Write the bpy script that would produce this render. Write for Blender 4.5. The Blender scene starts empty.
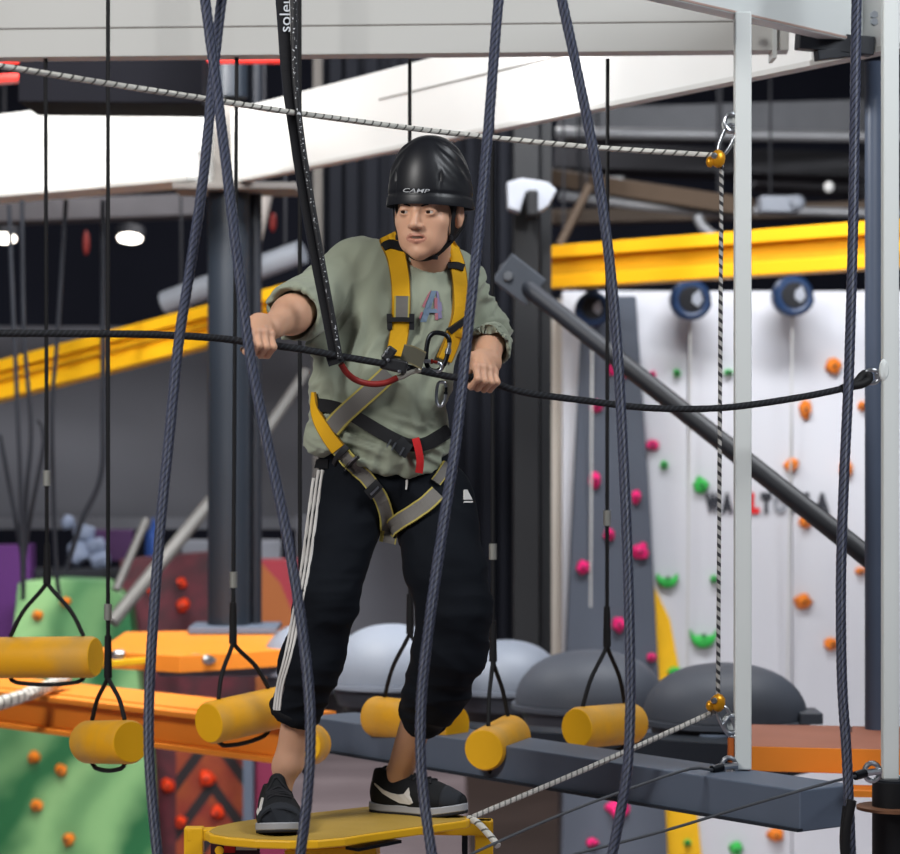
import bpy, bmesh, math, random
import numpy as np
from mathutils import Vector, Matrix, noise
from mathutils.bvhtree import BVHTree

random.seed(7)
SC = bpy.context.scene
COL = SC.collection
FPX, CX, CY, CAMZ = 2660.0, 450.0, 427.0, 2.6

# ------------------------------------------------------------------ places
def P(px, py, d):
    """point of the hall seen at photo position px, py, at d metres from the lens"""
    return Vector(((px-CX)/FPX*d, d, CAMZ-(py-CY)/FPX*d))
def PZ(px, py, z):
    """point on the level plane z"""
    d = (CAMZ-z)*FPX/(py-CY)
    return P(px, py, d)
def mpx(d): return d/FPX

# ------------------------------------------------------------------ materials
def lin(c):
    if isinstance(c, str):
        c = [int(c[i:i+2], 16)/255 for i in (0, 2, 4)]
    return tuple(x/12.92 if x <= .04045 else ((x+.055)/1.055)**2.4 for x in c)+(1.0,)

class NT:
    def __init__(s, name):
        s.m = bpy.data.materials.new(name); s.m.use_nodes = True
        s.t = s.m.node_tree
        s.b = s.t.nodes['Principled BSDF']
    def node(s, ty, **kw):
        n = s.t.nodes.new(ty)
        for k, v in kw.items(): setattr(n, k, v)
        return n
    def link(s, a, b): s.t.links.new(a, b)
    def put(s, sock, v):
        if isinstance(v, bpy.types.NodeSocket): s.link(v, sock)
        else: sock.default_value = v
    def math(s, op, a, b=0.0, c=0.0):
        n = s.node('ShaderNodeMath', operation=op)
        s.put(n.inputs[0], a); s.put(n.inputs[1], b); s.put(n.inputs[2], c)
        return n.outputs[0]
    def mix(s, f, a, b):
        n = s.node('ShaderNodeMix', data_type='RGBA')
        s.put(n.inputs[0], f); s.put(n.inputs[6], a); s.put(n.inputs[7], b)
        return n.outputs[2]
    def coord(s, which='Object'):
        tc = s.node('ShaderNodeTexCoord')
        return tc.outputs[which]
    def sep(s, v):
        n = s.node('ShaderNodeSeparateXYZ'); s.link(v, n.inputs[0]); return n.outputs
    def noise(s, vec, scale, detail=3, rough=.5):
        n = s.node('ShaderNodeTexNoise'); s.link(vec, n.inputs['Vector'])
        n.inputs['Scale'].default_value = scale; n.inputs['Detail'].default_value = detail
        n.inputs['Roughness'].default_value = rough
        return n.outputs['Fac']
    def bump(s, h, strength=.3, dist=.01):
        n = s.node('ShaderNodeBump'); n.inputs['Strength'].default_value = strength
        n.inputs['Distance'].default_value = dist
        s.link(h, n.inputs['Height']); s.link(n.outputs[0], s.b.inputs['Normal'])
    def done(s, col, rough=.6, metal=0.0, spec=.5):
        s.put(s.b.inputs['Base Color'], col)
        s.put(s.b.inputs['Roughness'], rough)
        s.b.inputs['Metallic'].default_value = metal
        s.b.inputs['Specular IOR Level'].default_value = spec
        return s.m

def mat(name, c, rough=.6, metal=0.0, spec=.3, var=.12, scale=8.0, bump=0.0, bscale=60.0):
    n = NT(name); co = n.coord('Object')
    a = lin(c); f = n.noise(co, scale)
    dk = tuple(x*(1-var) for x in a[:3])+(1,); lt = tuple(min(1, x*(1+var)) for x in a[:3])+(1,)
    col = n.mix(f, dk, lt)
    if bump: n.bump(n.noise(co, bscale, 4), bump, .004)
    return n.done(col, rough, metal, spec)

def mat_emit(name, c, s):
    n = NT(name); n.b.inputs['Emission Color'].default_value = lin(c); n.b.inputs['Emission Strength'].default_value = s
    return n.done(lin(c), .5)

def mat_rope(name, base, mark, vf, uk, thr, rough=.75, bump=.5):
    """rope skin: marker threads, or painted groove shade, laid on a helix (uv: u round the rope, v metres along it)"""
    n = NT(name); uv = n.coord('UV'); o = n.sep(uv)
    ph = n.math('FRACT', n.math('ADD', n.math('MULTIPLY', o[1], vf), n.math('MULTIPLY', o[0], uk)))
    hit = n.math('LESS_THAN', n.math('ABSOLUTE', n.math('SUBTRACT', ph, .5)), thr/2)
    nz = n.noise(n.coord('Object'), 90, 2)
    a = lin(base); col = n.mix(hit, n.mix(nz, tuple(x*.8 for x in a[:3])+(1,), tuple(min(1, x*1.2) for x in a[:3])+(1,)), lin(mark))
    ph2 = n.math('SINE', n.math('ADD', n.math('MULTIPLY', o[1], 6.283*260), n.math('MULTIPLY', o[0], 6.283*6)))
    n.bump(ph2, bump, .001)
    return n.done(col, rough, 0, .3)

def mat_web(name, c, edge=None, ew=.12, rough=.75):
    """woven webbing: uv u across 0..1, v metres along; optional coloured edge"""
    n = NT(name); o = n.sep(n.coord('UV'))
    a = lin(c)
    w = n.math('SINE', n.math('MULTIPLY', o[1], 6.283*330))
    col = n.mix(n.math('MULTIPLY_ADD', w, .25, .5), tuple(x*.86 for x in a[:3])+(1,), tuple(min(1, x*1.1) for x in a[:3])+(1,))
    if edge:
        e = n.math('GREATER_THAN', n.math('ABSOLUTE', n.math('SUBTRACT', o[0], .5)), .5-ew)
        col = n.mix(e, col, lin(edge))
    n.bump(w, .3, .001)
    return n.done(col, rough, 0, .3)

# ------------------------------------------------------------------ mesh builder
def spline(pts, step=.02, closed=False):
    pts = [Vector(p) for p in pts]
    if len(pts) == 2:
        n = max(1, int((pts[1]-pts[0]).length/step))
        return [pts[0].lerp(pts[1], i/n) for i in range(n+1)]
    out = []
    N = len(pts); rng = N if closed else N-1
    for i in range(rng):
        p1, p2 = pts[i], pts[(i+1) % N]
        p0 = pts[i-1] if (i > 0 or closed) else p1*2-p2
        p3 = pts[(i+2) % N] if (i+2 < N or closed) else p2*2-p1
        n = max(1, int((p2-p1).length/step))
        for k in range(n):
            t = k/n
            out.append(.5*((2*p1)+(p2-p0)*t+(2*p0-5*p1+4*p2-p3)*t*t+(3*p1-p0-3*p2+p3)*t**3))
    if not closed: out.append(pts[-1].copy())
    return out

def frames(pts, closed=False):
    N = len(pts); T = []
    for i in range(N):
        a = pts[i-1] if (i > 0 or closed) else pts[i]
        b = pts[(i+1) % N] if (i < N-1 or closed) else pts[i]
        T.append((b-a).normalized())
    ref = Vector((0, 0, 1)) if abs(T[0].z) < .9 else Vector((1, 0, 0))
    n = T[0].cross(ref).normalized(); fr = []
    for i in range(N):
        n = (n-T[i]*n.dot(T[i])).normalized()
        fr.append((T[i], n, T[i].cross(n)))
    return fr

class MB:
    def __init__(s): s.v = []; s.f = []; s.uv = []; s.mi = []; s.cur = 0
    def add(s, vs, fs, uvs=None):
        o = len(s.v); s.v += [tuple(x) for x in vs]
        for k, f in enumerate(fs):
            s.f.append(tuple(i+o for i in f)); s.mi.append(s.cur)
            s.uv.append(uvs[k] if uvs else [(0, 0)]*len(f))
        return s
    def box(s, c, size, rot=None):
        c = Vector(c); vs = []
        for x in (-.5, .5):
            for y in (-.5, .5):
                for z in (-.5, .5):
                    p = Vector((x*size[0], y*size[1], z*size[2]))
                    vs.append(c+(rot @ p if rot else p))
        return s.add(vs, [(0, 1, 3, 2), (4, 6, 7, 5), (0, 4, 5, 1), (2, 3, 7, 6), (0, 2, 6, 4), (1, 5, 7, 3)])
    def beam(s, a, b, w, h, up=(0, 0, 1)):
        """rectangular bar a to b, w across, h along up"""
        a, b = Vector(a), Vector(b); t = (b-a); L = t.length; t.normalize()
        r = t.cross(Vector(up)).normalized(); u = r.cross(t)
        return s.box((a+b)/2, (L, w, h), Matrix((t, r, u)).transposed())
    def ibeam(s, a, b, w, h, tf=.018, tw=.016, up=(0, 0, 1)):
        a, b = Vector(a), Vector(b); t = (b-a).normalized(); r = t.cross(Vector(up)).normalized(); u = r.cross(t)
        s.beam(a, b, tw, h-2*tf, up)
        s.beam(a+u*(h-tf)/2, b+u*(h-tf)/2, w, tf, up)
        return s.beam(a-u*(h-tf)/2, b-u*(h-tf)/2, w, tf, up)
    def tube(s, pts, r, n=12, closed=False, lobes=0, depth=.1, pitch=.08, caps=True, flat=None):
        N = len(pts); fr = frames(pts, closed); vs = []; L = 0; Ls = []
        for i, p in enumerate(pts):
            if i: L += (p-pts[i-1]).length
            Ls.append(L)
            R = r[i] if isinstance(r, (list, tuple)) else r
            t, a, b = fr[i]
            for k in range(n):
                th = 2*math.pi*k/n; q = R
                if lobes: q = R*(1-depth*(1-abs(math.cos(lobes/2*(th-2*math.pi*L/pitch)))))
                if flat: vs.append(p+flat[0]*math.cos(th)*q+flat[1]*math.sin(th)*q)
                else: vs.append(p+(a*math.cos(th)+b*math.sin(th))*q)
        fs = []; uv = []
        for i in range(N if closed else N-1):
            j = (i+1) % N
            for k in range(n):
                l = (k+1) % n
                fs.append((i*n+k, i*n+l, j*n+l, j*n+k))
                lj = Ls[j] if j else Ls[i]+.01
                uv.append([(k/n, Ls[i]), ((k+1)/n, Ls[i]), ((k+1)/n, lj), (k/n, lj)])
        if caps and not closed:
            fs.append(tuple(range(n-1, -1, -1))); uv.append([(0, 0)]*n)
            fs.append(tuple((N-1)*n+k for k in range(n))); uv.append([(0, 0)]*n)
        return s.add(vs, fs, uv)
    def cyl(s, a, b, r0, r1=None, n=24):
        return s.tube([Vector(a), Vector(b)], [r0, r0 if r1 is None else r1], n)
    def lathe(s, c, prof, n=32, axis=(0, 0, 1), e=(1, 1)):
        """profile of (radius, height) turned about axis"""
        c = Vector(c); z = Vector(axis).normalized()
        x = z.cross(Vector((0, 1, 0))) if abs(z.y) < .9 else z.cross(Vector((1, 0, 0)))
        x.normalize(); y = z.cross(x); vs = []
        for r, h in prof:
            for k in range(n):
                th = 2*math.pi*k/n
                vs.append(c+x*(r*e[0]*math.cos(th))+y*(r*e[1]*math.sin(th))+z*h)
        fs = []
        for i in range(len(prof)-1):
            for k in range(n):
                l = (k+1) % n
                fs.append((i*n+k, i*n+l, (i+1)*n+l, (i+1)*n+k))
        if prof[0][0] > 1e-6: fs.append(tuple(range(n-1, -1, -1)))
        if prof[-1][0] > 1e-6: fs.append(tuple((len(prof)-1)*n+k for k in range(n)))
        return s.add(vs, fs)
    def prism(s, pts, off):
        """closed outline pts (3d) pushed along off"""
        n = len(pts); off = Vector(off); pts = [Vector(p) for p in pts]
        fs = [tuple(range(n)), tuple(range(2*n-1, n-1, -1))]
        for i in range(n):
            j = (i+1) % n; fs.append((i, i+n, j+n, j))
        return s.add(pts+[p+off for p in pts], fs)
    def blob(s, c, r, R=None, n=2, amp=.0, seed=0.0):
        bm = bmesh.new(); bmesh.ops.create_icosphere(bm, subdivisions=n, radius=1)
        vs = []
        for v in bm.verts:
            q = v.co*(1+amp*noise.noise(v.co*1.6+Vector((seed, seed*.7, -seed))))
            q = Vector((q.x*r[0], q.y*r[1], q.z*r[2]))
            vs.append(Vector(c)+(R @ q if R else q))
        fs = [tuple(v.index for v in f.verts) for f in bm.faces]; bm.free()
        return s.add(vs, fs)
    def build(s, name, m, parent=None, smooth=False, bev=0.0, recalc=True):
        me = bpy.data.meshes.new(name); me.from_pydata(s.v, [], s.f)
        ul = me.uv_layers.new(name='UVMap')
        flat = [c for f in s.uv for p in f for c in p]
        if len(flat) == 2*len(me.loops): ul.data.foreach_set('uv', flat)
        for k in (m if isinstance(m, (list, tuple)) else [m]): me.materials.append(k)
        me.polygons.foreach_set('material_index', s.mi)
        if recalc:
            bm = bmesh.new(); bm.from_mesh(me); bmesh.ops.recalc_face_normals(bm, faces=bm.faces); bm.to_mesh(me); bm.free()
        if smooth:
            me.polygons.foreach_set('use_smooth', [True]*len(me.polygons))
            try: me.set_sharp_from_angle(angle=math.radians(40))
            except Exception: pass
        o = bpy.data.objects.new(name, me); COL.objects.link(o)
        if parent:
            o.parent = parent; o.matrix_parent_inverse = parent.matrix_world.inverted()
        if bev:
            b = o.modifiers.new('bevel', 'BEVEL'); b.width = bev; b.segments = 2; b.limit_method = 'ANGLE'
        return o

def tag(o, label, cat, group=None, kind='thing'):
    o['label'] = label; o['category'] = cat; o['kind'] = kind
    if group: o['group'] = group
    return o
def struct(o): o['kind'] = 'structure'; return o
def thing(name, label, cat, loc, group=None):
    o = bpy.data.objects.new(name, None); o.empty_display_size = .05; COL.objects.link(o)
    o.location = loc; o.matrix_world = Matrix.Translation(Vector(loc))
    return tag(o, label, cat, group)
def part_empty(name, parent, loc):
    o = bpy.data.objects.new(name, None); o.empty_display_size = .03; COL.objects.link(o)
    o.parent = parent; o.matrix_parent_inverse = parent.matrix_world.inverted()
    o.matrix_world = Matrix.Translation(Vector(loc)); o.matrix_basis = o.matrix_world.copy()
    return o

# ------------------------------------------------------------------ implicit surfaces
class SDF:
    def __init__(s, lo, hi, h):
        s.lo = np.array(lo, float); s.h = h
        s.n = np.ceil((np.array(hi, float)-s.lo)/h).astype(int)+1
        s.ax = [s.lo[i]+h*np.arange(s.n[i]) for i in range(3)]
        s.F = np.full(s.n, 1.0, np.float32)
    def _win(s, lo, hi, m):
        a = np.clip(np.floor((np.array(lo)-m-s.lo)/s.h).astype(int), 0, s.n-1)
        b = np.clip(np.ceil((np.array(hi)+m-s.lo)/s.h).astype(int)+1, 1, s.n)
        sl = tuple(slice(a[i], b[i]) for i in range(3))
        g = [s.ax[i][sl[i]] for i in range(3)]
        return sl, (g[0][:, None, None], g[1][None, :, None], g[2][None, None, :])
    def put(s, prim, k=.02, op='u'):
        lo, hi, fn = prim
        sl, (x, y, z) = s._win(lo, hi, k*1.2+4*s.h)
        if min(b.stop-b.start for b in sl) <= 0: return s
        d = fn(x, y, z).astype(np.float32); A = s.F[sl]
        if op == 'u':
            h = np.clip(.5+.5*(A-d)/k, 0, 1); s.F[sl] = A+(d-A)*h-k*h*(1-h)
        else:
            e = -d; h = np.clip(.5-.5*(A-e)/k, 0, 1); s.F[sl] = A+(e-A)*h+k*h*(1-h)
        return s
    def clip(s, p, n, k=.004, lo=None, hi=None):
        """keep only the side of the plane that n points away from (inside an optional box)"""
        n = Vector(n).normalized(); p = Vector(p)
        lo = s.lo if lo is None else lo; hi = s.lo+s.h*s.n if hi is None else hi
        sl, (x, y, z) = s._win(lo, hi, 0)
        d = ((x-p.x)*n.x+(y-p.y)*n.y+(z-p.z)*n.z).astype(np.float32)
        s.F[sl] = np.maximum(s.F[sl], d); return s
    def mesh(s, sm=1):
        F = s.F; S = F < 0
        n0, n1, n2 = F.shape
        c = np.zeros((n0-1, n1-1, n2-1), np.int8)
        for i in (0, 1):
            for j in (0, 1):
                for k in (0, 1):
                    c += S[i:n0-1+i, j:n1-1+j, k:n2-1+k]
        act = (c > 0) & (c < 8)
        I, J, K = np.nonzero(act); M = len(I)
        idx = np.full(act.shape, -1, np.int64); idx[I, J, K] = np.arange(M)
        acc = np.zeros((M, 3)); cnt = np.zeros(M)
        for ax in range(3):
            for p in (0, 1):
                for q in (0, 1):
                    o = [0, 0, 0]; oth = [a for a in range(3) if a != ax]; o[oth[0]] = p; o[oth[1]] = q
                    e = list(o); e[ax] = 1
                    fa = F[I+o[0], J+o[1], K+o[2]]; fb = F[I+e[0], J+e[1], K+e[2]]
                    m = (fa < 0) != (fb < 0)
                    t = np.where(m, fa/np.where(m, fa-fb, 1), 0)
                    pos = np.tile(np.array(o, float), (M, 1)); pos[:, ax] = t
                    acc[m] += pos[m]; cnt[m] += 1
        V = (acc/cnt[:, None]+np.stack([I, J, K], 1))*s.h+s.lo
        Q = []
        for ax in range(3):
            a = [slice(None)]*3; b = [slice(None)]*3; a[ax] = slice(0, -1); b[ax] = slice(1, None)
            ch = S[tuple(a)] != S[tuple(b)]
            oth = [k for k in range(3) if k != ax]
            E = np.stack(np.nonzero(ch), 1)
            ok = np.ones(len(E), bool)
            for k in oth: ok &= (E[:, k] >= 1) & (E[:, k] < F.shape[k]-1)
            E = E[ok]
            def cell(p, q):
                X = E.copy(); X[:, oth[0]] -= p; X[:, oth[1]] -= q
                return idx[X[:, 0], X[:, 1], X[:, 2]]
            q4 = np.stack([cell(0, 0), cell(1, 0), cell(1, 1), cell(0, 1)], 1)
            ins = S[E[:, 0], E[:, 1], E[:, 2]]
            flip = ins if ax != 1 else ~ins
            q4[~flip] = q4[~flip][:, ::-1]
            Q.append(q4)
        Q = np.concatenate(Q)
        Q = Q[(Q >= 0).all(1)]
        for _ in range(sm):           # light smoothing
            A = np.zeros_like(V); C = np.zeros(M)
            for a in range(4):
                b = (a+1) % 4
                np.add.at(A, Q[:, a], V[Q[:, b]]); np.add.at(A, Q[:, b], V[Q[:, a]])
                np.add.at(C, Q[:, a], 1); np.add.at(C, Q[:, b], 1)
            V = V*.5+.5*A/np.maximum(C, 1)[:, None]
        return V, Q

def cap(a, b, ra, rb=None, fl=None, q=1.0):
    """tapered capsule; fl/q squash it along a direction"""
    a, b = np.array(a, float), np.array(b, float); rb = ra if rb is None else rb
    ba = b-a; L2 = max(float(ba @ ba), 1e-9); R = max(ra, rb)
    lo, hi = np.minimum(a, b)-R, np.maximum(a, b)+R
    f = None if fl is None else np.array(Vector(fl).normalized())
    def fn(x, y, z):
        t = np.clip(((x-a[0])*ba[0]+(y-a[1])*ba[1]+(z-a[2])*ba[2])/L2, 0, 1)
        dx, dy, dz = x-a[0]-t*ba[0], y-a[1]-t*ba[1], z-a[2]-t*ba[2]
        r2 = dx*dx+dy*dy+dz*dz
        if f is not None:
            s = dx*f[0]+dy*f[1]+dz*f[2]; r2 = r2+s*s*(1/q**2-1)
        d = np.sqrt(r2)-(ra+t*(rb-ra))
        return d*(min(q, 1) if f is not None else 1)
    return lo, hi, fn
def ell(c, r, R=None):
    c = np.array(c, float); r = np.array(r, float)
    M = np.array(R) if R is not None else np.eye(3)     # columns = local axes
    m = np.abs(M) @ r
    def fn(x, y, z):
        X, Y, Z = x-c[0], y-c[1], z-c[2]
        p = [(X*M[0, i]+Y*M[1, i]+Z*M[2, i]) for i in range(3)]
        k0 = np.sqrt(sum((p[i]/r[i])**2 for i in range(3)))
        k1 = np.sqrt(sum((p[i]/r[i]**2)**2 for i in range(3)))
        return k0*(k0-1)/np.maximum(k1, 1e-6)
    return c-m, c+m, fn

def from_arrays(name, V, Q, mats, parent=None, mi=None):
    me = bpy.data.meshes.new(name); me.from_pydata([tuple(v) for v in V], [], [tuple(int(i) for i in q) for q in Q])
    for m in (mats if isinstance(mats, (list, tuple)) else [mats]): me.materials.append(m)
    if mi is not None: me.polygons.foreach_set('material_index', [int(i) for i in mi])
    me.polygons.foreach_set('use_smooth', [True]*len(me.polygons))
    me.update()
    o = bpy.data.objects.new(name, me); COL.objects.link(o)
    if parent:
        o.parent = parent; o.matrix_parent_inverse = parent.matrix_world.inverted()
    return o
def normals(V, Q):
    n = np.cross(V[Q[:, 2]]-V[Q[:, 0]], V[Q[:, 3]]-V[Q[:, 1]])
    N = np.zeros_like(V)
    for a in range(4): np.add.at(N, Q[:, a], n)
    return N/np.maximum(np.linalg.norm(N, axis=1), 1e-9)[:, None]
def bvh_of(*pairs):
    vs = []; fs = []
    for V, Q in pairs:
        o = len(vs); vs += [Vector(v) for v in V]; fs += [tuple(int(i)+o for i in q) for q in Q]
    return BVHTree.FromPolygons(vs, fs)
EYE = Vector((0, 0, CAMZ))
def onto(bvh, px, py):
    """where the sight line of photo position px, py meets a surface"""
    h = bvh.ray_cast(EYE, (P(px, py, 1.0)-EYE).normalized())
    return (h[0], h[1]) if h[0] else None

def strap(mb, bvh, path, w, lift=.004, thick=.003, step=3.0, nx=6, fallback=None, hang=False):
    """webbing laid on the surface along a photo path of (px, py[, width])"""
    pts = [Vector((p[0], p[1], p[2] if len(p) > 2 else w)) for p in path]
    pts = spline(pts, step); rows = []; L = 0; prev = None; last = None
    for i, p in enumerate(pts):
        a = pts[max(0, i-1)]; b = pts[min(len(pts)-1, i+1)]
        t = Vector((b.x-a.x, b.y-a.y)).normalized(); nrm = Vector((-t.y, t.x)); row = []
        for k in range(nx+1):
            u = k/nx-.5
            h = onto(bvh, p.x+nrm.x*p.z*u, p.y+nrm.y*p.z*u)
            row.append(h)
        ok = [h for h in row if h]
        if not ok:
            if fallback is None: continue
            row = [(P(p.x+nrm.x*p.z*(k/nx-.5), p.y+nrm.y*p.z*(k/nx-.5), fallback), Vector((0, -1, 0))) for k in range(nx+1)]
            ok = row
        # bridge gaps at the outline
        md = sorted(h[0].y for h in ok)[len(ok)//2]
        av = sum((h[1] for h in ok), Vector()).normalized()
        if av.y > 0: av = -av
        if hang: av = Vector((0, -1, 0))
        r2 = []
        for k, h in enumerate(row):
            u = k/nx-.5
            q = P(p.x+nrm.x*p.z*u, p.y+nrm.y*p.z*u, md)
            if h and abs(h[0].y-md) < .035: q = h[0]
            r2.append(q)
        rows.append((r2, av, p))
    # smooth depth along and lift
    n = len(rows); D = [[r[0][k].y for k in range(nx+1)] for r in rows]
    for _ in range(3):
        D = [[(D[max(0, i-1)][k]+2*D[i][k]+D[min(n-1, i+1)][k])/4 for k in range(nx+1)] for i in range(n)]
    top = []; bot = []; vv = []
    for i, (r, av, p) in enumerate(rows):
        c = r[nx//2]
        if prev is not None: L += (c-prev).length
        prev = c; vv.append(L)
        for k in range(nx+1):
            q = r[k]; q = EYE+(q-EYE)*(D[i][k]/max(q.y, .01))
            top.append(q+av*(lift+thick)); bot.append(q+av*(lift-.004))
    m = nx+1; T = len(top); fs = []; uv = []
    for i in range(n-1):
        for k in range(nx):
            fs.append((i*m+k, i*m+k+1, (i+1)*m+k+1, (i+1)*m+k))
            uv.append([(k/nx, vv[i]), ((k+1)/nx, vv[i]), ((k+1)/nx, vv[i+1]), (k/nx, vv[i+1])])
            fs.append((T+i*m+k, T+(i+1)*m+k, T+(i+1)*m+k+1, T+i*m+k+1)); uv.append([(0, 0)]*4)
        for k in (0, nx):
            fs.append((i*m+k, (i+1)*m+k, T+(i+1)*m+k, T+i*m+k)); uv.append([(0, vv[i])]*4)
    for i in (0, n-1):
        for k in range(nx):
            fs.append((i*m+k, i*m+k+1, T+i*m+k+1, T+i*m+k)); uv.append([(.5, 0)]*4)
    mb.add(top+bot, fs, uv); return mb

def decal(mb, bvh, polys, lift=.0015, thick=.0015):
    """thin printed / sewn shapes laid on a surface; polys are photo outlines"""
    for poly in polys:
        pts = []
        for x, y in poly:
            h = onto(bvh, x, y)
            if h: pts.append((h[0], h[1] if h[1].y < 0 else -h[1]))
        if len(pts) < 3: continue
        av = sum((q[1] for q in pts), Vector()).normalized()
        mb.prism([q[0]+av*(lift+thick) for q in pts], -av*(thick+.002))
    return mb

def text_mesh(txt, size=1.0, shear=0.0, bold=0.0):
    cu = bpy.data.curves.new('lettering', 'FONT'); cu.body = txt; cu.size = size; cu.shear = shear; cu.offset = bold
    cu.align_x = 'CENTER'; cu.align_y = 'CENTER'; cu.resolution_u = 3
    o = bpy.data.objects.new('lettering', cu); COL.objects.link(o)
    bpy.context.view_layer.update()
    me = bpy.data.meshes.new_from_object(o.evaluated_get(bpy.context.evaluated_depsgraph_get()))
    vs = [v.co.copy() for v in me.vertices]; fs = [tuple(p.vertices) for p in me.polygons]
    bpy.data.objects.remove(o); bpy.data.meshes.remove(me); bpy.data.curves.remove(cu)
    return vs, fs
# ================================================================== the climber
ZP = CAMZ-1.058                       # top of the yellow swing step
M_skin = None
def skin_mat():
    n = NT('skin'); co = n.coord('Object')
    a = lin('c59a80'); f = n.noise(co, 14, 4)
    col = n.mix(f, tuple(x*y for x, y in zip(a[:3], (.88, .84, .82)))+(1,), tuple(x*y for x, y in zip(a[:3], (1.1, 1.08, 1.06)))+(1,))
    n.bump(n.noise(co, 350, 3), .12, .001)
    n.b.inputs['Subsurface Weight'].default_value = .12
    n.b.inputs['Subsurface Radius'].default_value = (.02, .008, .004)
    n.b.inputs['Subsurface Scale'].default_value = .5
    return n.done(col, .5, 0, .4)
M_skin = skin_mat()
M_lip = mat('lips', 'b07b68', .45, var=.08, scale=60)
M_white = mat('eye_white', 'b7aea6', .25)
M_iris = mat('iris', '2a1a12', .2)
M_teeth = mat('teeth', 'a59c8e', .3)
M_hair = mat('dark_hair', '1d1512', .7, bump=.6, bscale=200)

# ---- head frame
HS = 1.07
HC = P(428.5, 210.5, 7.0)
yaw = math.radians(19)
hF = Vector((-math.sin(yaw), -math.cos(yaw), -.09)).normalized()
hU = Vector((.035, 0, 1)); hU = (hU-hF*hU.dot(hF)).normalized()
hR = hU.cross(hF)                     # towards the picture's right (his left)
if hR.x < 0: hR = -hR
HM = Matrix((hR, hF, hU)).transposed()
def H(r, f, u): return HC+(hR*r+hF*f+hU*u)*HS
def hell(r, f, u, a, b, c): return ell(H(r, f, u), (a*HS, b*HS, c*HS), HM)
def hcap(p, q, ra, rb=None): return cap(H(*p), H(*q), ra*HS, (rb or ra)*HS)

# ---- joints
SR, ER, WR = P(345, 264, 7.16), P(301, 309, 6.97), P(271, 327, 6.77)
SL, EL, WL = P(464, 284, 7.16), P(485, 334, 7.27), P(489, 362, 7.05)
GR, GL = P(256.5, 343.5, 6.70), P(481, 378.5, 6.985)
NB = P(427, 266, 7.12)
hipR, kneR, ankR = P(347, 498, 7.12), P(323, 614, 7.02), P(288, 762, 7.08)
hipL, kneL, ankL = P(431, 498, 7.14), P(456, 607, 6.99), P(398, 778, 7.30)
hemR, hemL = P(295, 711, 7.06), P(424, 713, 7.19)

body = SDF((-.62, 6.58, ZP+.02), (.2, 7.45, HC.z+.16), .0034)
# trunk (under the clothes)
body.put(ell(P(400, 325, 7.13), (.135, .085, .15)), .03)
body.put(cap(P(365, 275, 7.14), P(452, 282, 7.14), .048), .05)
body.put(ell(P(380, 415, 7.11), (.12, .085, .14)), .06)
body.put(ell(P(384, 480, 7.13), (.14, .095, .10)), .05)
# legs
for h_, k_, a_ in ((hipR, kneR, ankR), (hipL, kneL, ankL)):
    body.put(cap(h_, k_, .074, .046), .03)
    body.put(cap(k_, k_.lerp(a_, .45), .044, .051), .03)
    body.put(cap(k_.lerp(a_, .45), a_, .051, .035), .03)
# the ankles in sight: tendon, ankle bones
for a_, s in ((ankR, 1), (ankL, 1)):
    body.put(ell(a_+Vector((-.027, 0, -.015)), (.012, .014, .016)), .02)
    body.put(ell(a_+Vector((.027, 0, -.005)), (.012, .014, .016)), .02)
# feet (inside the shoes)
body.put(cap(ankR, Vector((P(281, 0, 7.09).x, 7.085, ZP+.06)), .029, .022), .03)
body.put(cap(ankL, Vector((P(393, 0, 7.29).x, 7.295, ZP+.06)), .031, .024), .03)
# arms
body.put(cap(SR, ER, .048, .045), .03)
body.put(cap(ER, ER.lerp(WR, .35), .047, .050), .02)
body.put(cap(ER.lerp(WR, .3), WR, .049, .030), .02)
body.put(cap(SL, EL, .046, .045), .03)
body.put(cap(EL, EL.lerp(WL, .35), .046, .048), .02)
body.put(cap(EL.lerp(WL, .3), WL, .048, .031), .02)
# neck and head
body.put(cap(NB+Vector((0, .02, -.03)), H(0, -.022, -.07), .056, .053), .03)
body.put(hell(0, -.016, .04, .078, .098, .088), .02)
body.put(hell(0, .03, -.026, .064, .062, .078), .03)
body.put(hcap((-.046, .012, -.07), (0, .066, -.098), .020, .018), .022)
body.put(hcap((.046, .012, -.066), (0, .066, -.098), .020, .018), .022)
body.put(hell(0, .074, -.098, .020, .015, .014), .014)
for s in (-1, 1):
    body.put(hell(s*.045, .052, -.028, .020, .022, .018), .022)          # cheekbone
    body.put(hell(s*.034, .058, -.07, .018, .022, .026), .03)            # cheek
    body.put(hell(s*.034, .104, -.003, .019, .019, .014), .012, 's')     # eye socket
body.put(hcap((-.036, .080, .020), (.036, .080, .020), .011), .016)       # brow
body.put(hcap((0, .087, .006), (0, .108, -.031), .0072, .0105), .012)     # nose
body.put(hell(0, .1105, -.034, .0105, .0085, .0085), .006)
for s in (-1, 1):
    body.put(hell(s*.0125, .099, -.0365, .0075, .010, .0068), .006)
    body.put(hell(s*.0070, .106, -.0445, .0034, .005, .0022), .003, 's')  # nostril
    body.put(hell(s*.0325, .0755, -.001, .0165, .0165, .0150), .004)     # lids
    body.put(hell(s*.0325, .094, -.0025, .0140, .014, .0034), .002, 's')  # eye opening
    # ear
    body.put(hell(s*.079, -.004, -.008, .011, .019, .031), .006)
    body.put(hell(s*.090, .002, -.004, .007, .010, .018), .005, 's')
    body.put(hell(s*.077, -.002, -.034, .008, .009, .010), .005)
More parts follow.
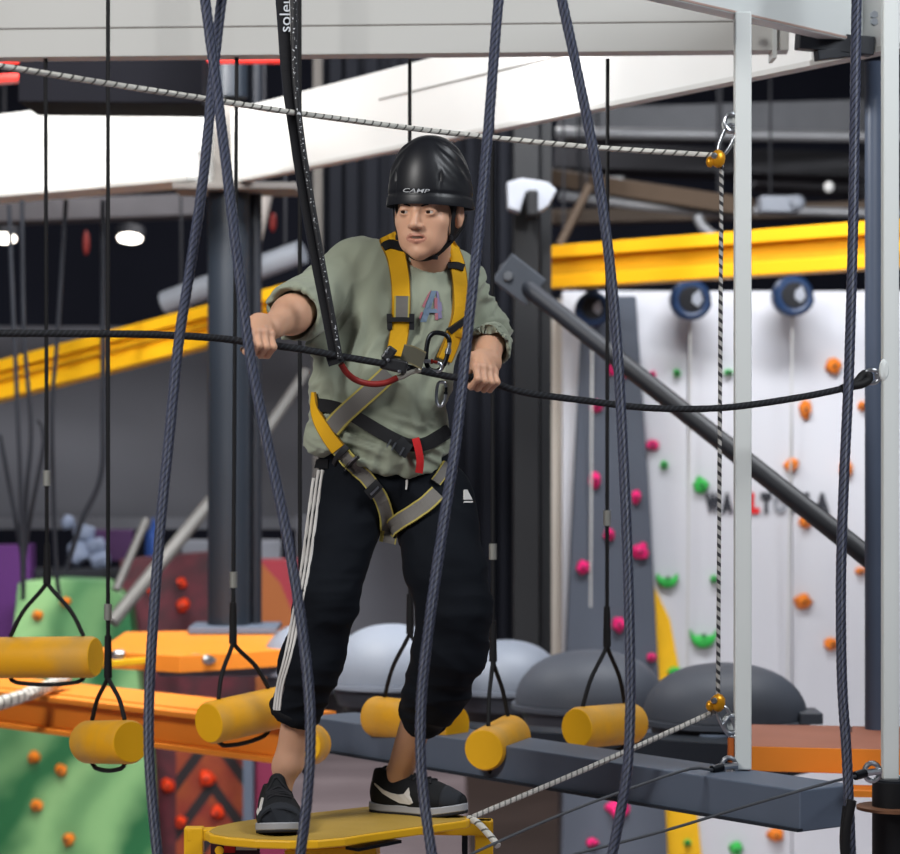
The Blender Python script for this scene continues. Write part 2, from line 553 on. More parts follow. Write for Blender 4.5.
# mouth: lips parted in a half smile
body.put(hell(0, .078, -.064, .032, .014, .020), .014)
for s in (-1, 1):
    body.put(hcap((s*.0290, .076, -.0590), (s*.008, .0915, -.0595), .0024, .0042), .004)
    body.put(hcap((s*.008, .0915, -.0595), (0, .0922, -.0600), .0042, .0040), .003)
    body.put(hcap((s*.0265, .077, -.0630), (0, .0910, -.0725), .0026, .0056), .004)
body.put(hell(0, .093, -.0645, .0225, .014, .0026), .002, 's')

# ---- hands round the rope
def hand(G, W, T, bside, ropeR=.011):
    """G grip centre on the rope, W wrist, T from index to little finger along the rope"""
    T = T.normalized(); D = G-W; D = (D-T*D.dot(T)).normalized(); B = T.cross(D)
    if B.dot(bside) < 0: B = -B
    def q(t, d, b): return G+T*t+D*d+B*b
    fr = .0088
    wr = W
    mcp = []
    for i, (t, L) in enumerate(((-.031, .96), (-.0105, 1.04), (.0105, 1.0), (.030, .84))):
        m = q(t*.92, -.012*L, .030*L-.001*abs(i-1.2)); mcp.append(m)
        p = q(t, .027*L, .021); d_ = q(t, .026*L, -.013); e = q(t*.96, .004, -.024)
        body.put(cap(m, p, .0104, .0094), .004)
        body.put(cap(p, d_, .0094, .0086), .003)
        body.put(cap(d_, e, .0086, .0076), .003)
        body.put(ell(p, (.0103,)*3), .004)
        body.put(ell(m, (.0118,)*3), .006)
    for i, m in enumerate(mcp):
        base = wr.lerp(q((-.020, -.007, .008, .020)[i], -.075, .020), .55)
        body.put(cap(base, m, .0165, .0112), .010)
    body.put(cap(wr, q(0, -.045, .016), .026, .026, B, .72), .02)
    body.put(cap(q(-.022, -.060, .008), q(-.030, -.026, -.006), .0165, .0135), .012)   # ball of the thumb
    body.put(cap(q(-.030, -.026, -.006), q(-.030, -.002, -.022), .0112, .0098), .005)
    body.put(cap(q(-.030, -.002, -.022), q(-.024, .020, -.021), .0098, .0080), .004)
ropeTR = (P(300, 349, 6.755)-P(215, 338, 6.63)).normalized()
hand(GR, WR, -ropeTR, Vector((0, -.7, .7)))
ropeTL = (P(520, 392, 7.06)-P(455, 378, 6.95)).normalized()
hand(GL, WL, ropeTL, Vector((0.1, -.7, .6)))

Vb, Qb = body.mesh(1)
# lips get their own colour
fc = (Vb[Qb].mean(1)-np.array(HC)) @ np.array(HM)/HS
lipm = (np.abs(fc[:, 0]) < .026*np.sqrt(np.clip(1-((fc[:, 2]+.0660)/.0135)**2, 0, 1))) & (fc[:, 1] > .076)
person = thing('person', 'young man in black helmet and sage shirt standing on the yellow step, gripping a rope', 'person', (P(360, 427, 7.12).x, 7.12, ZP))
o_body = from_arrays('body', Vb, Qb, [M_skin, M_lip], person, lipm.astype(int))
o_body['label'] = 'face, neck, forearms, hands and ankles'
gaze = (hF*1.0+hR*-.22-hU*.04).normalized()
for s in (-1, 1):
    c = H(s*.0325, .0755, -.001); m = MB(); r = .0142*HS
    a = gaze.orthogonal().normalized(); b = gaze.cross(a)
    prof = [(math.sin(t)*r, math.cos(t)*r) for t in [math.radians(x) for x in (0, 8, 16, 26, 31, 42, 60, 90, 130, 180)]]
    prof[0] = (1e-7, prof[0][1]); prof[-1] = (1e-7, prof[-1][1])
    m.lathe(c, prof, 20, gaze)
    m.mi = [1 if i < 20*3 else 0 for i in range(len(m.f))]
    m.build('eye', [M_white, M_iris], person, True)
m = MB()
m.blob(H(0, .0835, -.0635), (.017*HS, .006*HS, .0042*HS), HM)
m.build('teeth', M_teeth, person, True)
for s in (-1, 1):
    m = MB()
    m.tube(spline([H(s*.014, .0915, .0125), H(s*.030, .0900, .0160), H(s*.046, .0755, .0115)], .004), .0022, 8)
    m.build('eyebrow', M_hair, person, True)
# hair: short back and sides below the helmet
hs = SDF(HC-Vector((.19, .19, .18)), HC+Vector((.19, .19, .18)), .004)
hs.put(hell(0, -.018, .038, .0835, .103, .092), .01)
hs.put(hell(0, -.055, -.035, .062, .058, .05), .02)
for s in (-1, 1): hs.put(hcap((s*.072, .022, .02), (s*.0715, .018, -.012), .009, .006), .008)
hs.put(hell(0, .11, -.02, .0745, .115, .30), .004, 's')
for s in (-1, 1):
    hs.put(hell(s*.085, .004, -.016, .022, .022, .036), .004, 's')
    hs.put(hcap((s*.0735, .020, .02), (s*.072, .018, -.008), .008, .005), .004)
Vh, Qh = hs.mesh(1)
from_arrays('hair', Vh, Qh, M_hair, person)

# ------------------------------------------------------------------ shirt
def shirt_mat():
    n = NT('sage_cotton'); co = n.coord('Object')
    a = lin('8c9281'); f = n.noise(co, 5, 4)
    col = n.mix(f, tuple(x*.9 for x in a[:3])+(1,), tuple(x*1.08 for x in a[:3])+(1,))
    n.bump(n.noise(co, 600, 2), .15, .001)
    n.b.inputs['Sheen Weight'].default_value = .15
    return n.done(col, .9, 0, .2)
M_shirt = shirt_mat()
sh = SDF((-.58, 6.7, 2.2), (.26, 7.5, 3.2), .0055)
sh.put(ell(P(398, 318, 7.13), (.180, .120, .175)), .03)
sh.put(cap(P(362, 264, 7.14), P(452, 274, 7.15), .068, .064), .05)
sh.put(cap(P(428, 253, 7.12), P(426, 268, 7.13), .066, .078), .03)
sh.put(ell(P(380, 385, 7.11), (.190, .130, .15)), .06)
sh.put(ell(P(377, 445, 7.105), (.192, .140, .175)), .05)
# sleeves
sR1 = ER.lerp(WR, .22); sL1 = EL.lerp(WL, .55)
sh.put(cap(SR+Vector((.02, 0, -.01)), ER, .074, .070), .05)
sh.put(cap(ER, sR1, .071, .076), .03)
sh.put(cap(SL+Vector((-.01, 0, -.01)), EL, .072, .066), .05)
sh.put(cap(EL, sL1, .066, .062), .03)
sh.put(cap(P(318, 290, 7.1), P(318, 345, 7.08), .04, .034), .05)       # loose cloth under the right arm
# openings
fR = (WR-ER).normalized(); fL = (WL-EL).normalized()
sR = ER.lerp(WR, .30); sL = EL.lerp(WL, .62)
sh.clip(sR, fR, lo=sR-Vector((.1, .12, .1)), hi=sR+Vector((.09, .12, .1)))
sh.clip(sL, fL+Vector((0, 0, -.35)), lo=sL-Vector((.045, .12, .1)), hi=sL+Vector((.1, .12, .1)))
sh.put(cap(ER, ER.lerp(WR, .6), .060, .074), .006, 's')
sh.put(cap(EL, EL.lerp(WL, .9), .050, .060), .006, 's')
# neck hole, hem
sh.put(cap(NB+Vector((0, .005, -.0)), H(0, -.01, -.05), .059, .066), .008, 's')
hemN = Vector((-.02, -.30, -1)); hemP = P(378, 480, 7.0)
sh.clip(P(310, 449, 7.0), (-.34, -.12, -1)); sh.clip(P(403, 481, 7.0), (.36, -.12, -1))
sh.put(ell(P(379, 490, 7.105), (.165, .116, .07)), .01, 's')
Vs, Qs = sh.mesh(2)
# drape: folds fall from the shoulders and gather above the belt
Ns = normals(Vs, Qs)
V0s = Vs+Ns*.004
def fold_shirt(p, n):
    x, y, z = p
    px = x*FPX/y+CX; py = CY-(z-CAMZ)*FPX/y
    d = 0
    armR = max(0, min(1, (330-px)/35)); armL = max(0, min(1, (px-468)/18))
    q = Vector((px*.046+py*.020, y*9, py*.014-px*.016))            # long diagonal folds on the chest
    a = noise.noise(q); d += .016*(.5-abs(a)*2.2)*(1-armR)*(1-armL)*min(1, max(.25, (py-255)/70))
    q = Vector((px*.030-py*.070, y*8+3, px*.010+py*.02))
    b = noise.noise(q+Vector((5, 1, 2))); g = max(0, min(1, (py-385)/40))*(1-.85*max(0, min(1, (py-448)/22)))
    d += .014*(.5-abs(b)*2.4)*g
    q = Vector((px*.05+py*.075, y*12, py*.035))
    c = noise.noise(q+Vector((9, 4, 2))); d += .012*(.5-abs(c)*2.2)*(armR+armL)
    q = Vector((px*.012, y*3, py*.012)); d += .008*noise.noise(q+Vector((2, 7, 1)))
    return max(-.022, min(.006, d))
for i in range(len(Vs)):
    Vs[i] += Ns[i]*fold_shirt(Vs[i], Ns[i])
o_shirt = from_arrays('shirt', Vs, Qs, M_shirt, person)
o_shirt['label'] = 'loose sage green short-sleeved shirt with a printed letter'
BV_shirt = bvh_of((Vs, Qs))
# ribbed collar
nb = NB+Vector((0, -.005, .0)); ring = []
for k in range(28):
    th = 2*math.pi*k/28
    ring.append(nb+Vector((math.cos(th)*.0655, .002+math.sin(th)*.0635, .032+.022*math.sin(th)+.003*math.cos(th))))
MB().tube(spline(ring, .012, True), .0075, 10, True).build('collar', M_shirt, o_shirt, True)
# the printed letter: red left stroke, blue and violet right
M_pr, M_pb, M_pv = mat('print_red', '98606a', .8), mat('print_blue', '66788c', .8), mat('print_violet', '756e8c', .8)
def grid_poly(a, b, c, d, n=5):
    out = []
    for i in range(n):
        t0, t1 = i/n, (i+1)/n
        L = lambda p, q, t: (p[0]+(q[0]-p[0])*t, p[1]+(q[1]-p[1])*t)
        out.append([L(a, d, t0), L(b, c, t0), L(b, c, t1), L(a, d, t1)])
    return out
for nm, mm, quads in (
        ('print_letter', M_pb, [((431, 291), (436, 291), (426, 322), (420, 322)), ((424, 309), (437, 309), (438, 313), (423, 313)), ((427, 301), (430, 301), (428, 308), (425, 308))]),
        ('print_letter', M_pr, [((428, 294), (431, 290), (424, 308), (422, 306)), ((434, 298), (437, 298), (438, 320), (435, 320)), ((421, 312), (423, 312), (421, 319), (419, 319))]),
        ('print_letter', M_pv, [((436, 291), (438, 292), (442, 318), (438, 319)), ((439, 302), (441, 302), (442, 311), (440, 311))])):
    m = MB()
    for qd in quads: decal(m, BV_shirt, grid_poly(*qd))
    m.build(nm, mm, o_shirt)

# ------------------------------------------------------------------ trousers
M_tr = mat('navy_jersey', '0b0f16', .85, var=.15, scale=6, spec=.15, bump=.1, bscale=500)
M_tr2 = mat('black_trim', '0b0c10', .8, spec=.25)
M_stripe = mat('stripe_white', 'c9c7c4', .75)
tr = SDF((-.56, 6.75, ZP+.12), (.22, 7.4, 2.62), .0055)
tr.put(ell(P(382, 482, 7.125), (.170, .122, .095)), .02)
tr.put(ell(P(380, 455, 7.115), (.168, .12, .05)), .03)
tr.put(cap(P(350, 500, 7.12), P(327, 600, 7.0), .105, .077), .045)
tr.put(cap(P(327, 600, 7.0), P(312, 660, 7.02), .077, .077), .03)
tr.put(cap(P(312, 660, 7.02), P(296, 712, 7.06), .079, .064), .03)
tr.put(cap(P(432, 502, 7.13), P(446, 570, 7.04), .114, .101), .045)
tr.put(cap(P(446, 570, 7.04), P(455, 610, 7.02), .101, .092), .03)
tr.put(cap(P(455, 610, 7.02), P(450, 650, 7.04), .092, .093), .03)
tr.put(cap(P(450, 650, 7.04), P(437, 690, 7.10), .094, .082), .03)
tr.put(cap(P(437, 690, 7.10), P(425, 713, 7.17), .08, .064), .03)
for e_, k_ in ((hemR, P(315, 660, 7.02)), (hemL, P(438, 690, 7.10))):
    nrm = (e_-k_).normalized(); c_ = e_+nrm*.016
    tr.clip(c_, nrm, lo=c_-Vector((.1, .12, .1)), hi=c_+Vector((.1, .12, .05)))
    tr.put(cap(e_-nrm*.02, e_+nrm*.06, .048, .052), .006, 's')
Vt, Qt = tr.mesh(2)
Nt = normals(Vt, Qt)
for i in range(len(Vt)):
    x, y, z = Vt[i]; px = x*FPX/y+CX; py = CY-(z-CAMZ)*FPX/y
    s = -1 if px > 400 else 1
    a = noise.noise(Vector((px*.02, py*.030+px*.016*s, y*5)))
    b = noise.noise(Vector((px*.015, py*.07, y*6+4)))
    g = max(0, min(1, (py-650)/50))
    kn = math.exp(-((py-600)/45)**2)
    Vt[i] += Nt[i]*(.006*(1-abs(a)*2.2)+.006*g*(1-abs(b)*2.3)+.003*kn*(1-abs(b)*2)-.002)
o_tr = from_arrays('trousers', Vt, Qt, M_tr, person)
o_tr['label'] = 'dark navy track trousers with white side stripes'
BV_tr = bvh_of((Vt, Qt)); BV_cl = bvh_of((V0s, Qs), (Vt, Qt))
for dx in (-1.5, 2.8, 7.1):
    m = MB()
    pth = [(316.5+dx*.9, 470), (313+dx*.9, 495), (309+dx*.9, 525), (304.5+dx*.85, 560), (299.5+dx*.8, 590), (294.5+dx*.75, 615), (290+dx*.72, 640), (285+dx*.65, 662), (279+dx*.6, 685), (275.5+dx*.6, 710)]
    strap(m, BV_tr, pth, 2.0, .0015, .0015, 4, 2)
    m.build('side_stripe', M_stripe, o_tr)
for e_, k_ in ((hemR, P(315, 660, 7.02)), (hemL, P(438, 690, 7.10))):
    nrm = (e_-k_).normalized(); m = MB()
    a = nrm.orthogonal().normalized(); b = nrm.cross(a)
    m.tube(spline([e_+(a*math.cos(t)+b*math.sin(t))*.060 for t in [2*math.pi*k/20 for k in range(20)]], .012, True), .013, 10, True)
    m.build('ribbed_cuff', M_tr2, o_tr, True)
m = MB()
decal(m, BV_tr, [[(463.5, 490), (466.5, 490), (471.8, 500), (463.5, 500)]])
decal(m, BV_tr, [[(463.5, 501.5), (472, 501.5), (472, 503), (463.5, 503)]])
m.build('badge', M_stripe, o_tr)
# waistband gathered at his right hip, drawcord
m = MB(); strap(m, BV_tr, [(309, 459), (318, 463), (330, 464)], 9, .004, .004); m.build('waistband', M_tr2, o_tr)
m = MB(); strap(m, BV_tr, [(406.5, 480), (406, 489)], 1.6, .003, .003); m.build('drawcord', M_stripe, o_tr)

# ------------------------------------------------------------------ shoes
M_shoe = mat('shoe_black', '101216', .8, spec=.3, bump=.3, bscale=400)
M_toe = mat('shoe_suede', '23262c', .85, spec=.3)
M_sole = mat('shoe_sole', '9a9ba0', .6)
M_out = mat('shoe_outsole', '1c1c20', .8)
M_sw = mat('shoe_mark', 'c9c6c2', .5)
def shoe(heel, toe, name_label, mark_px, wd=1.0):
    F = (toe-heel); F.z = 0; L = F.length; F.normalize(); U = Vector((0, 0, 1)); R = F.cross(U)
    M = Matrix((F, R, U)).transposed(); s = L/.285
    def q(f, r, u): return heel+F*f*s+R*r*s*wd+U*u*s
    def e(f, r, u, a, b, c): return ell(q(f, r, u), (a*s, b*s*wd, c*s), M)
    # sole: outline lofted with a little toe spring
    st = [(0, .009), (.004, .019), (.014, .028), (.04, .034), (.09, .034), (.13, .035), (.17, .043), (.205, .047), (.24, .043), (.264, .032), (.276, .022), (.284, .008)]
    def slab(z0, z1, grow, nm, mm, par):
        vs = []; fs = []; n = len(st)
        for f, w in st:
            sp = max(0, f-.2)*.16+max(0, .03-f)*.1
            for z in (z0, z1):
                for sg in (-1, 1): vs.append(q(f, sg*(w+grow), z+sp))
        for i in range(n-1):
            a = 4*i; b = a+4
            fs += [(a, a+1, b+1, b), (a+2, b+2, b+3, a+3), (a, b, b+2, a+2), (a+1, a+3, b+3, b+1)]
        fs += [(0, 2, 3, 1), (4*n-4, 4*n-3, 4*n-1, 4*n-2)]
        return MB().add(vs, fs).build(nm, mm, par, True, .003)
    g = SDF(q(-.05, 0, -.02)-Vector((.3, .3, 0)), q(.3, 0, .17)+Vector((.3, .3, 0)), .004)
    g.put(e(.205, 0, .040, .078, .046, .036), .02)
    g.put(e(.14, 0, .050, .09, .040, .052), .03)
    g.put(e(.055, 0, .050, .055, .036, .060), .03)
    g.put(cap(q(.05, 0, .06), q(.045, 0, .108), .037*s, .034*s), .02)
    g.put(cap(q(.10, 0, .080), q(.085, 0, .122), .028*s, .022*s), .02)      # tongue
    g.put(e(.048, 0, .128, .040, .027, .040), .006, 's')                    # mouth of the shoe
    g.clip(q(0, 0, .018), -U)
    V, Q = g.mesh(1)
    up = from_arrays('shoe', V, Q, M_shoe, person); up['label'] = name_label
    slab(.006, .026, .001, 'sole', M_sole, up); slab(-.001, .007, .0, 'outsole', M_out, up)
    bv = bvh_of((V, Q))
    m = MB()                                                                # laces across the tongue
    for i in range(6):
        f = .108+.016*i; pts = []
        for k in range(9):
            r = (-1+2*k/8)*.024
            h = bv.ray_cast(q(f+.004*math.sin(i+k), r, .2), -U)
            if h[0]: pts.append(h[0]+U*.002)
        if len(pts) > 3: m.tube(spline(pts, .006), .0032*s, 8)
    m.build('laces', M_out, up, True)
    m = MB()                                                                # suede toe cap
    rows = []
    for i in range(7):
        f = .225+.008*i; row = []
        for k in range(13):
            a = math.radians(-82+164*k/12); c = q(f, 0, .022)
            d = (R*math.sin(a)+U*math.cos(a)); h = bv.ray_cast(c+d*.15, -d)
            row.append((h[0]+d*.0018) if h[0] else c)
        rows.append(row)
    vs = [p for r in rows for p in r]
    fs = [(i*13+k, i*13+k+1, i*13+k+14, i*13+k+13) for i in range(6) for k in range(12)]
    o = m.add(vs, fs).build('toe_cap', M_toe, up, True); so = o.modifiers.new('s', 'SOLIDIFY'); so.thickness = .002
    m = MB()
    decal(m, bv, mark_px, .0012, .0012)
    m.build('side_mark', M_sw, up)
    return up
heelR = Vector((P(275, 0, 7.13).x, 7.135, ZP)); toeR = Vector((P(282, 0, 6.865).x, 6.855, ZP))
shoe(heelR, toeR, 'black trainer pointing at the camera', grid_poly((254.5, 801), (257, 801), (259.5, 815), (258, 816), 4)+grid_poly((262, 798), (263.8, 798), (260, 816), (258, 814), 4), 1.34)
heelL = Vector((P(371, 0, 7.33).x, 7.33, ZP)); toeL = Vector((P(467, 0, 7.2).x, 7.20, ZP))
sw = [(372, 779.5), (377, 784.5), (384, 790), (391, 793), (398, 794.5), (404, 794), (409, 787.5)]
sl = [(372, 779.5), (376.5, 786.5), (383, 793.5), (391, 798.5), (400, 803), (410, 804.5), (413, 803)]
swp = [[sw[i], sw[i+1], sl[i+1], sl[i]] for i in range(6)]
shoe(heelL, toeL, 'black trainer seen from its side', swp)

# ------------------------------------------------------------------ helmet
def helmet_mat():
    n = NT('helmet_shell'); co = n.coord('Object')
    f = n.noise(co, 30, 3)
    col = n.mix(f, lin('121317'), lin('1a1b20'))
    return n.done(col, .42, 0, .35)
M_hel = helmet_mat()
M_strap = mat_web('helmet_webbing', '0d0d10')
M_mark = mat('helmet_print', 'bfc3c8', .5)
def hel_pt(th, t, off=0.0):
    """th round from the brow, t 0 crown .. 1 rim, in the head frame"""
    n = 2.35; al = t*math.pi/2
    rad = math.sin(al)**(2/n); hh = math.cos(al)**(2/n)
    cb = math.cos(th); sb = math.sin(th)
    rim = .019 if cb > 0 else .019
    rim = .021*max(0, cb)+.008*(1-abs(cb))+.0*max(0, -cb)
    top = .182
    u = rim+(top-rim)*hh
    a, b = .1035, (.116 if cb > 0 else .128)
    # relief: swept ridges over both temples, slot ahead of each
    g = 0
    sd = abs(th) if th <= math.pi else abs(2*math.pi-th)
    w = max(0, min(1, (sd-.5)/.25))*max(0, min(1, (1.9-sd)/.4))*max(0, min(1, (t-.25)/.15))*max(0, min(1, (.86-t)/.12))
    ph = (sd*2.2-t*5.0)
    g += .0022*w*math.sin(ph*5)
    cr = math.exp(-((sb*rad)/.35)**2)
    g += .0025*cr*(1-t)
    g -= .0045*math.exp(-((t-.80)/.10)**2)*math.exp(-((sd-.62+.25*(t-.8))/.035)**2)      # slot
    g -= .003*math.exp(-((t-.93)/.012)**2)
    flare = .004*max(0, (t-.93)/.07)
    r = rad+ (g+off+flare)*8
    return H(a*r*sb, -.012+b*r*cb, u+(g+off)*hh)
nt, nh = 160, 70
vs = []; fs = []
for i in range(nh+1):
    t = (i/nh)**.9 if i else 0.0005
    for k in range(nt): vs.append(hel_pt(2*math.pi*k/nt, t))
for i in range(nh):
    for k in range(nt):
        l = (k+1) % nt; fs.append((i*nt+k, i*nt+l, (i+1)*nt+l, (i+1)*nt+k))
fs.append(tuple(range(nt-1, -1, -1)))
# rolled rim and inner lining
o0 = len(vs)
for j, (off, du) in enumerate(((-.0004, -.0035), (-.002, -.003), (-.004, .010), (-.008, .03))):
    for k in range(nt):
        p = hel_pt(2*math.pi*k/nt, 1.0, off-.0003*j); vs.append(p+hU*du*HS)
prev = nh*nt
for j in range(4):
    cur = o0+j*nt
    for k in range(nt):
        l = (k+1) % nt; fs.append((prev+k, prev+l, cur+l, cur+k))
    prev = cur
o_hel = MB().add(vs, fs).build('helmet', M_hel, person, True)
o_hel['label'] = 'glossy black climbing helmet with white lettering'
BV_hel = BVHTree.FromPolygons([Vector(v) for v in vs], fs)
tv, tf = text_mesh('CAMP', 9.0, .25, .015)
m = MB(); pv = []
for v in tv:
    x = v.x*1.12; px = 415.2+x; py = 190.8-v.y*.62+x*.035
    h = onto(BV_hel, px, py)
    q = h[0] if h else P(px, py, 6.88)
    pv.append(EYE+(q-EYE)*(1-.0045/7))
m.add(pv, tf); m.build('lettering', M_mark, o_hel)
# chin straps: two each side meeting under the ear, joined under the chin
BV_head = bvh_of((Vb, Qb))
def hstrap(pts, w=.0065):
    P3 = spline([H(*p) for p in pts], .006); m = MB()
    c = H(0, 0, -.03); n = len(P3); vs = []; fs = []
    fr = frames(P3)
    for i, p in enumerate(P3):
        out = (p-c); out = (out-fr[i][0]*out.dot(fr[i][0])).normalized(); sd = fr[i][0].cross(out)
        for a, b in ((-w, 0), (w, 0), (w, .0022), (-w, .0022)): vs.append(p+sd*a+out*b)
    uv = []
    for i in range(n-1):
        for k in range(4):
            l = (k+1) % 4; fs.append((4*i+k, 4*i+l, 4*i+4+l, 4*i+4+k)); uv.append([(0, i*.006), (1, i*.006), (1, i*.006+.006), (0, i*.006+.006)])
    return m.add(vs, fs, uv)
for s in (-1, 1):
    hstrap([(s*.079, .034, .010), (s*.0745, .036, -.03), (s*.068, .030, -.066), (s*.050, .042, -.096)]).build('chin_strap', M_strap, o_hel)
    hstrap([(s*.088, -.030, -.012), (s*.082, -.006, -.045), (s*.071, .022, -.070), (s*.050, .042, -.097)]).build('chin_strap', M_strap, o_hel)
    m = MB(); m.box(H(s*.069, .030, -.066), (.010, .016, .014), HM); m.build('strap_slider', M_out, o_hel, False, .002)
hstrap([(-.050, .042, -.096), (-.030, .048, -.112), (0, .050, -.119), (.030, .048, -.112), (.050, .042, -.096)]).build('chin_strap', M_strap, o_hel)
m = MB(); m.box(H(.030, .050, -.113), (.024, .010, .012), HM); m.build('chin_buckle', M_out, o_hel, False, .002)
m = MB(); m.lathe(H(0, -.138, .0), [(.001, .012), (.014, .012), (.017, .006), (.017, 0)], 16, -hF); m.build('adjuster_dial', M_out, o_hel, True)
# ================================================================== harness worn by the climber
M_yel = mat_web('webbing_yellow', 'd9a312', '8a6410', .045)
M_gry = mat_web('webbing_grey', '6d6a66', 'a89a4e', .10)
M_blk = mat_web('webbing_black', '141417')
M_red = mat_web('webbing_red', 'c41f22')
M_bkl = mat('buckle_black', '17181b', .45, spec=.5)
M_steel = mat('steel', 'aeb2b8', .3, 1.0, var=.08)
M_steel_d = mat('dark_steel', '2b2d31', .35, .9)
har = part_empty('harness', person, P(390, 380, 7.0)); har['label'] = 'yellow, grey and black webbing full-body harness'
def hs_(name, path, w, m_, lift=.004, thick=.003, **kw):
    m = MB(); strap(m, BV_cl, path, w, lift, thick, **kw); o = m.build(name, m_, har); return o
hs_('shoulder_strap', [(384, 231, 15), (389, 241), (395.5, 256), (399.5, 275), (401, 297), (400.5, 322), (398, 340), (395, 356)], 19, M_yel)['label'] = 'yellow shoulder strap'
hs_('shoulder_strap', [(449, 243, 12), (454, 255), (458.5, 275), (460, 295), (459, 312), (455, 328), (448, 348), (443, 360)], 15, M_yel)['label'] = 'yellow shoulder strap'
hs_('strap_keeper', [(383, 250), (390, 246.5), (403, 249.5)], 8, M_blk, .008)
hs_('strap_keeper', [(448, 267), (455, 266.5), (463, 269)], 6.5, M_blk, .008)
hs_('strap_pad', [(402, 297), (401.5, 318)], 15, M_gry, .008)['label'] = 'grey label patch on the strap'
m = MB(); strap(m, BV_cl, [(388, 320), (401, 319.5), (413, 320)], 4.5, .010, .005); strap(m, BV_cl, [(389.5, 314), (390, 330)], 5, .008, .004); strap(m, BV_cl, [(411.5, 314), (411, 330)], 5, .008, .004); m.build('adjuster', M_bkl, har)
m = MB(); strap(m, BV_cl, [(447, 331), (455, 325), (465, 318)], 6, .009, .005); m.build('adjuster', M_bkl, har)
hs_('strap_tail', [(452, 330, 12), (458, 333), (463, 326)], 9, M_yel, .009)['label'] = 'yellow strap tail'
hs_('waist_belt', [(321, 405), (331, 406.5), (345, 411), (362, 421), (380, 432), (397, 441), (409, 445), (424, 444), (436, 438), (447, 431)], 13, M_blk, .006, .004)['label'] = 'black waist belt'
hs_('chest_strap', [(389, 374), (374, 388), (358, 403), (343, 418), (333, 430)], 19, M_gry, .010)['label'] = 'grey strap with yellow edges'
hs_('hip_strap', [(317, 392, 3), (318, 408, 7), (323, 423, 12), (331, 437, 14), (340, 449, 15)], 14, M_yel, .012)['label'] = 'yellow hip strap'
hs_('leg_strap', [(338, 447), (350, 460), (363, 474), (376, 490), (382, 500), (386, 515), (386.5, 530), (384, 545)], 14.5, M_gry, .008)['label'] = 'grey leg strap with yellow edges'
hs_('leg_strap', [(389, 527), (402, 521), (416, 513), (430, 502), (437, 495)], 16.5, M_gry, .012)['label'] = 'grey leg strap with yellow edges'
hs_('leg_strap', [(435, 483), (441, 474), (446, 464)], 11, M_gry, .008)['label'] = 'grey leg strap with yellow edges'
m = MB(); strap(m, BV_cl, [(337, 459), (342, 454), (349, 446)], 6, .014, .006); strap(m, BV_cl, [(347, 466), (353, 462), (360, 456)], 3, .013, .004); m.build('leg_buckle', M_bkl, har)
m = MB(); strap(m, BV_cl, [(367, 494), (373, 489), (380, 483)], 11, .014, .006); m.build('leg_buckle', M_bkl, har)
m = MB(); strap(m, BV_cl, [(370, 493), (379, 486)], 2, .021, .002); m.build('buckle_bar', M_steel, har)
hs_('buckle_bar', [(347, 463.5), (358, 455.5)], 2.0, M_steel, .019, .002)
m = MB(); strap(m, BV_cl, [(396, 441), (401, 447), (407, 451)], 15, .013, .006); m.build('belt_buckle', M_bkl, har)
for x in (390, 394.5, 402): hs_('buckle_bar', [(x, 440+(x-390)*.6), (x-4, 434+9+(x-390)*.6+4)], 1.5, M_steel, .021, .002)
hs_('gear_loop', [(415.5, 438), (418, 447), (420, 458), (420, 466), (419, 473)], 7.5, M_red, .018, .004, hang=True)['label'] = 'red webbing loop'
# wide hip padding showing below the shirt hem
0 and hs_('pelvic_band', [(340, 458, 8), (360, 470, 14), (385, 477, 16), (412, 476, 12), (432, 474, 8)], 14, M_blk, .005, .004)

# ------------------------------------------------------------------ rope he holds, tether, lanyard, metalware
M_rope_b = mat_rope('black_rope', '15161a', '2a2d33', 70, 3, .3)
M_rope_n = mat_rope('navy_rope', '474c5f', '171a25', -54.5, 6, .34, .3)  # dark helix follows the grooves: shade between strands put into the colour
M_rope_w = mat_rope('white_rope', 'c4c2bb', '55544f', 32, 1, .2, .5)
M_rope_s = mat_rope('speckled_rope', 'a5a3a0', '26262a', 40, 1, .45, .5)
M_rope_f = mat_rope('fine_pale_rope', 'b4b2ad', '6b6a68', 60, 1, .25, .5)
M_cord = mat('black_cord', '111114', .7, spec=.3)
rope_pts = [P(-260, 331, 6.05), P(-40, 333, 6.30), P(60, 333.5, 6.38), P(150, 334.5, 6.5), P(215, 338, 6.63), GR+Vector((0, 0, 0)), P(300, 349, 6.755), P(345, 357, 6.81), P(400, 366.5, 6.88), P(452, 377, 6.945), GL, P(520, 391.5, 7.02), P(580, 400, 7.07), P(650, 408, 7.12), P(720, 408, 7.16), P(790, 399, 7.20), P(845, 388, 7.23), P(866, 379.5, 7.25)]
m = MB(); m.tube(spline(rope_pts, .012), .0095, 14, lobes=8, depth=.08, pitch=.06)
hr = m.build('hand_rope', M_rope_b, None, True)
tag(hr, 'black hand rope strung across at waist height, held in both fists', 'rope')
# splice and steel eye at its right end
m = MB(); m.tube(spline([P(842, 389, 7.22), P(856, 383, 7.24), P(862, 376, 7.25), P(867, 373, 7.25), P(869, 379, 7.25), P(862, 384, 7.24), P(852, 386, 7.23)], .006), .012, 10); m.build('splice', M_cord, hr, True)
eb = thing('eye_bolt', 'steel eye bolt on the right white post holding the black hand rope', 'eye bolt', P(872, 378, 7.25))
c = P(872, 376.5, 7.25); m = MB(); m.tube(spline([c+Vector((math.cos(t)*.022, -math.sin(t)*.006, math.sin(t)*.018)) for t in [2*math.pi*k/16 for k in range(16)]], .006, True), .006, 10, True); m.build('ring', M_steel, eb, True)
m = MB(); m.cyl(P(875, 376, 7.25), P(886, 374, 7.25), .007); m.build('shank', M_steel, eb, True)

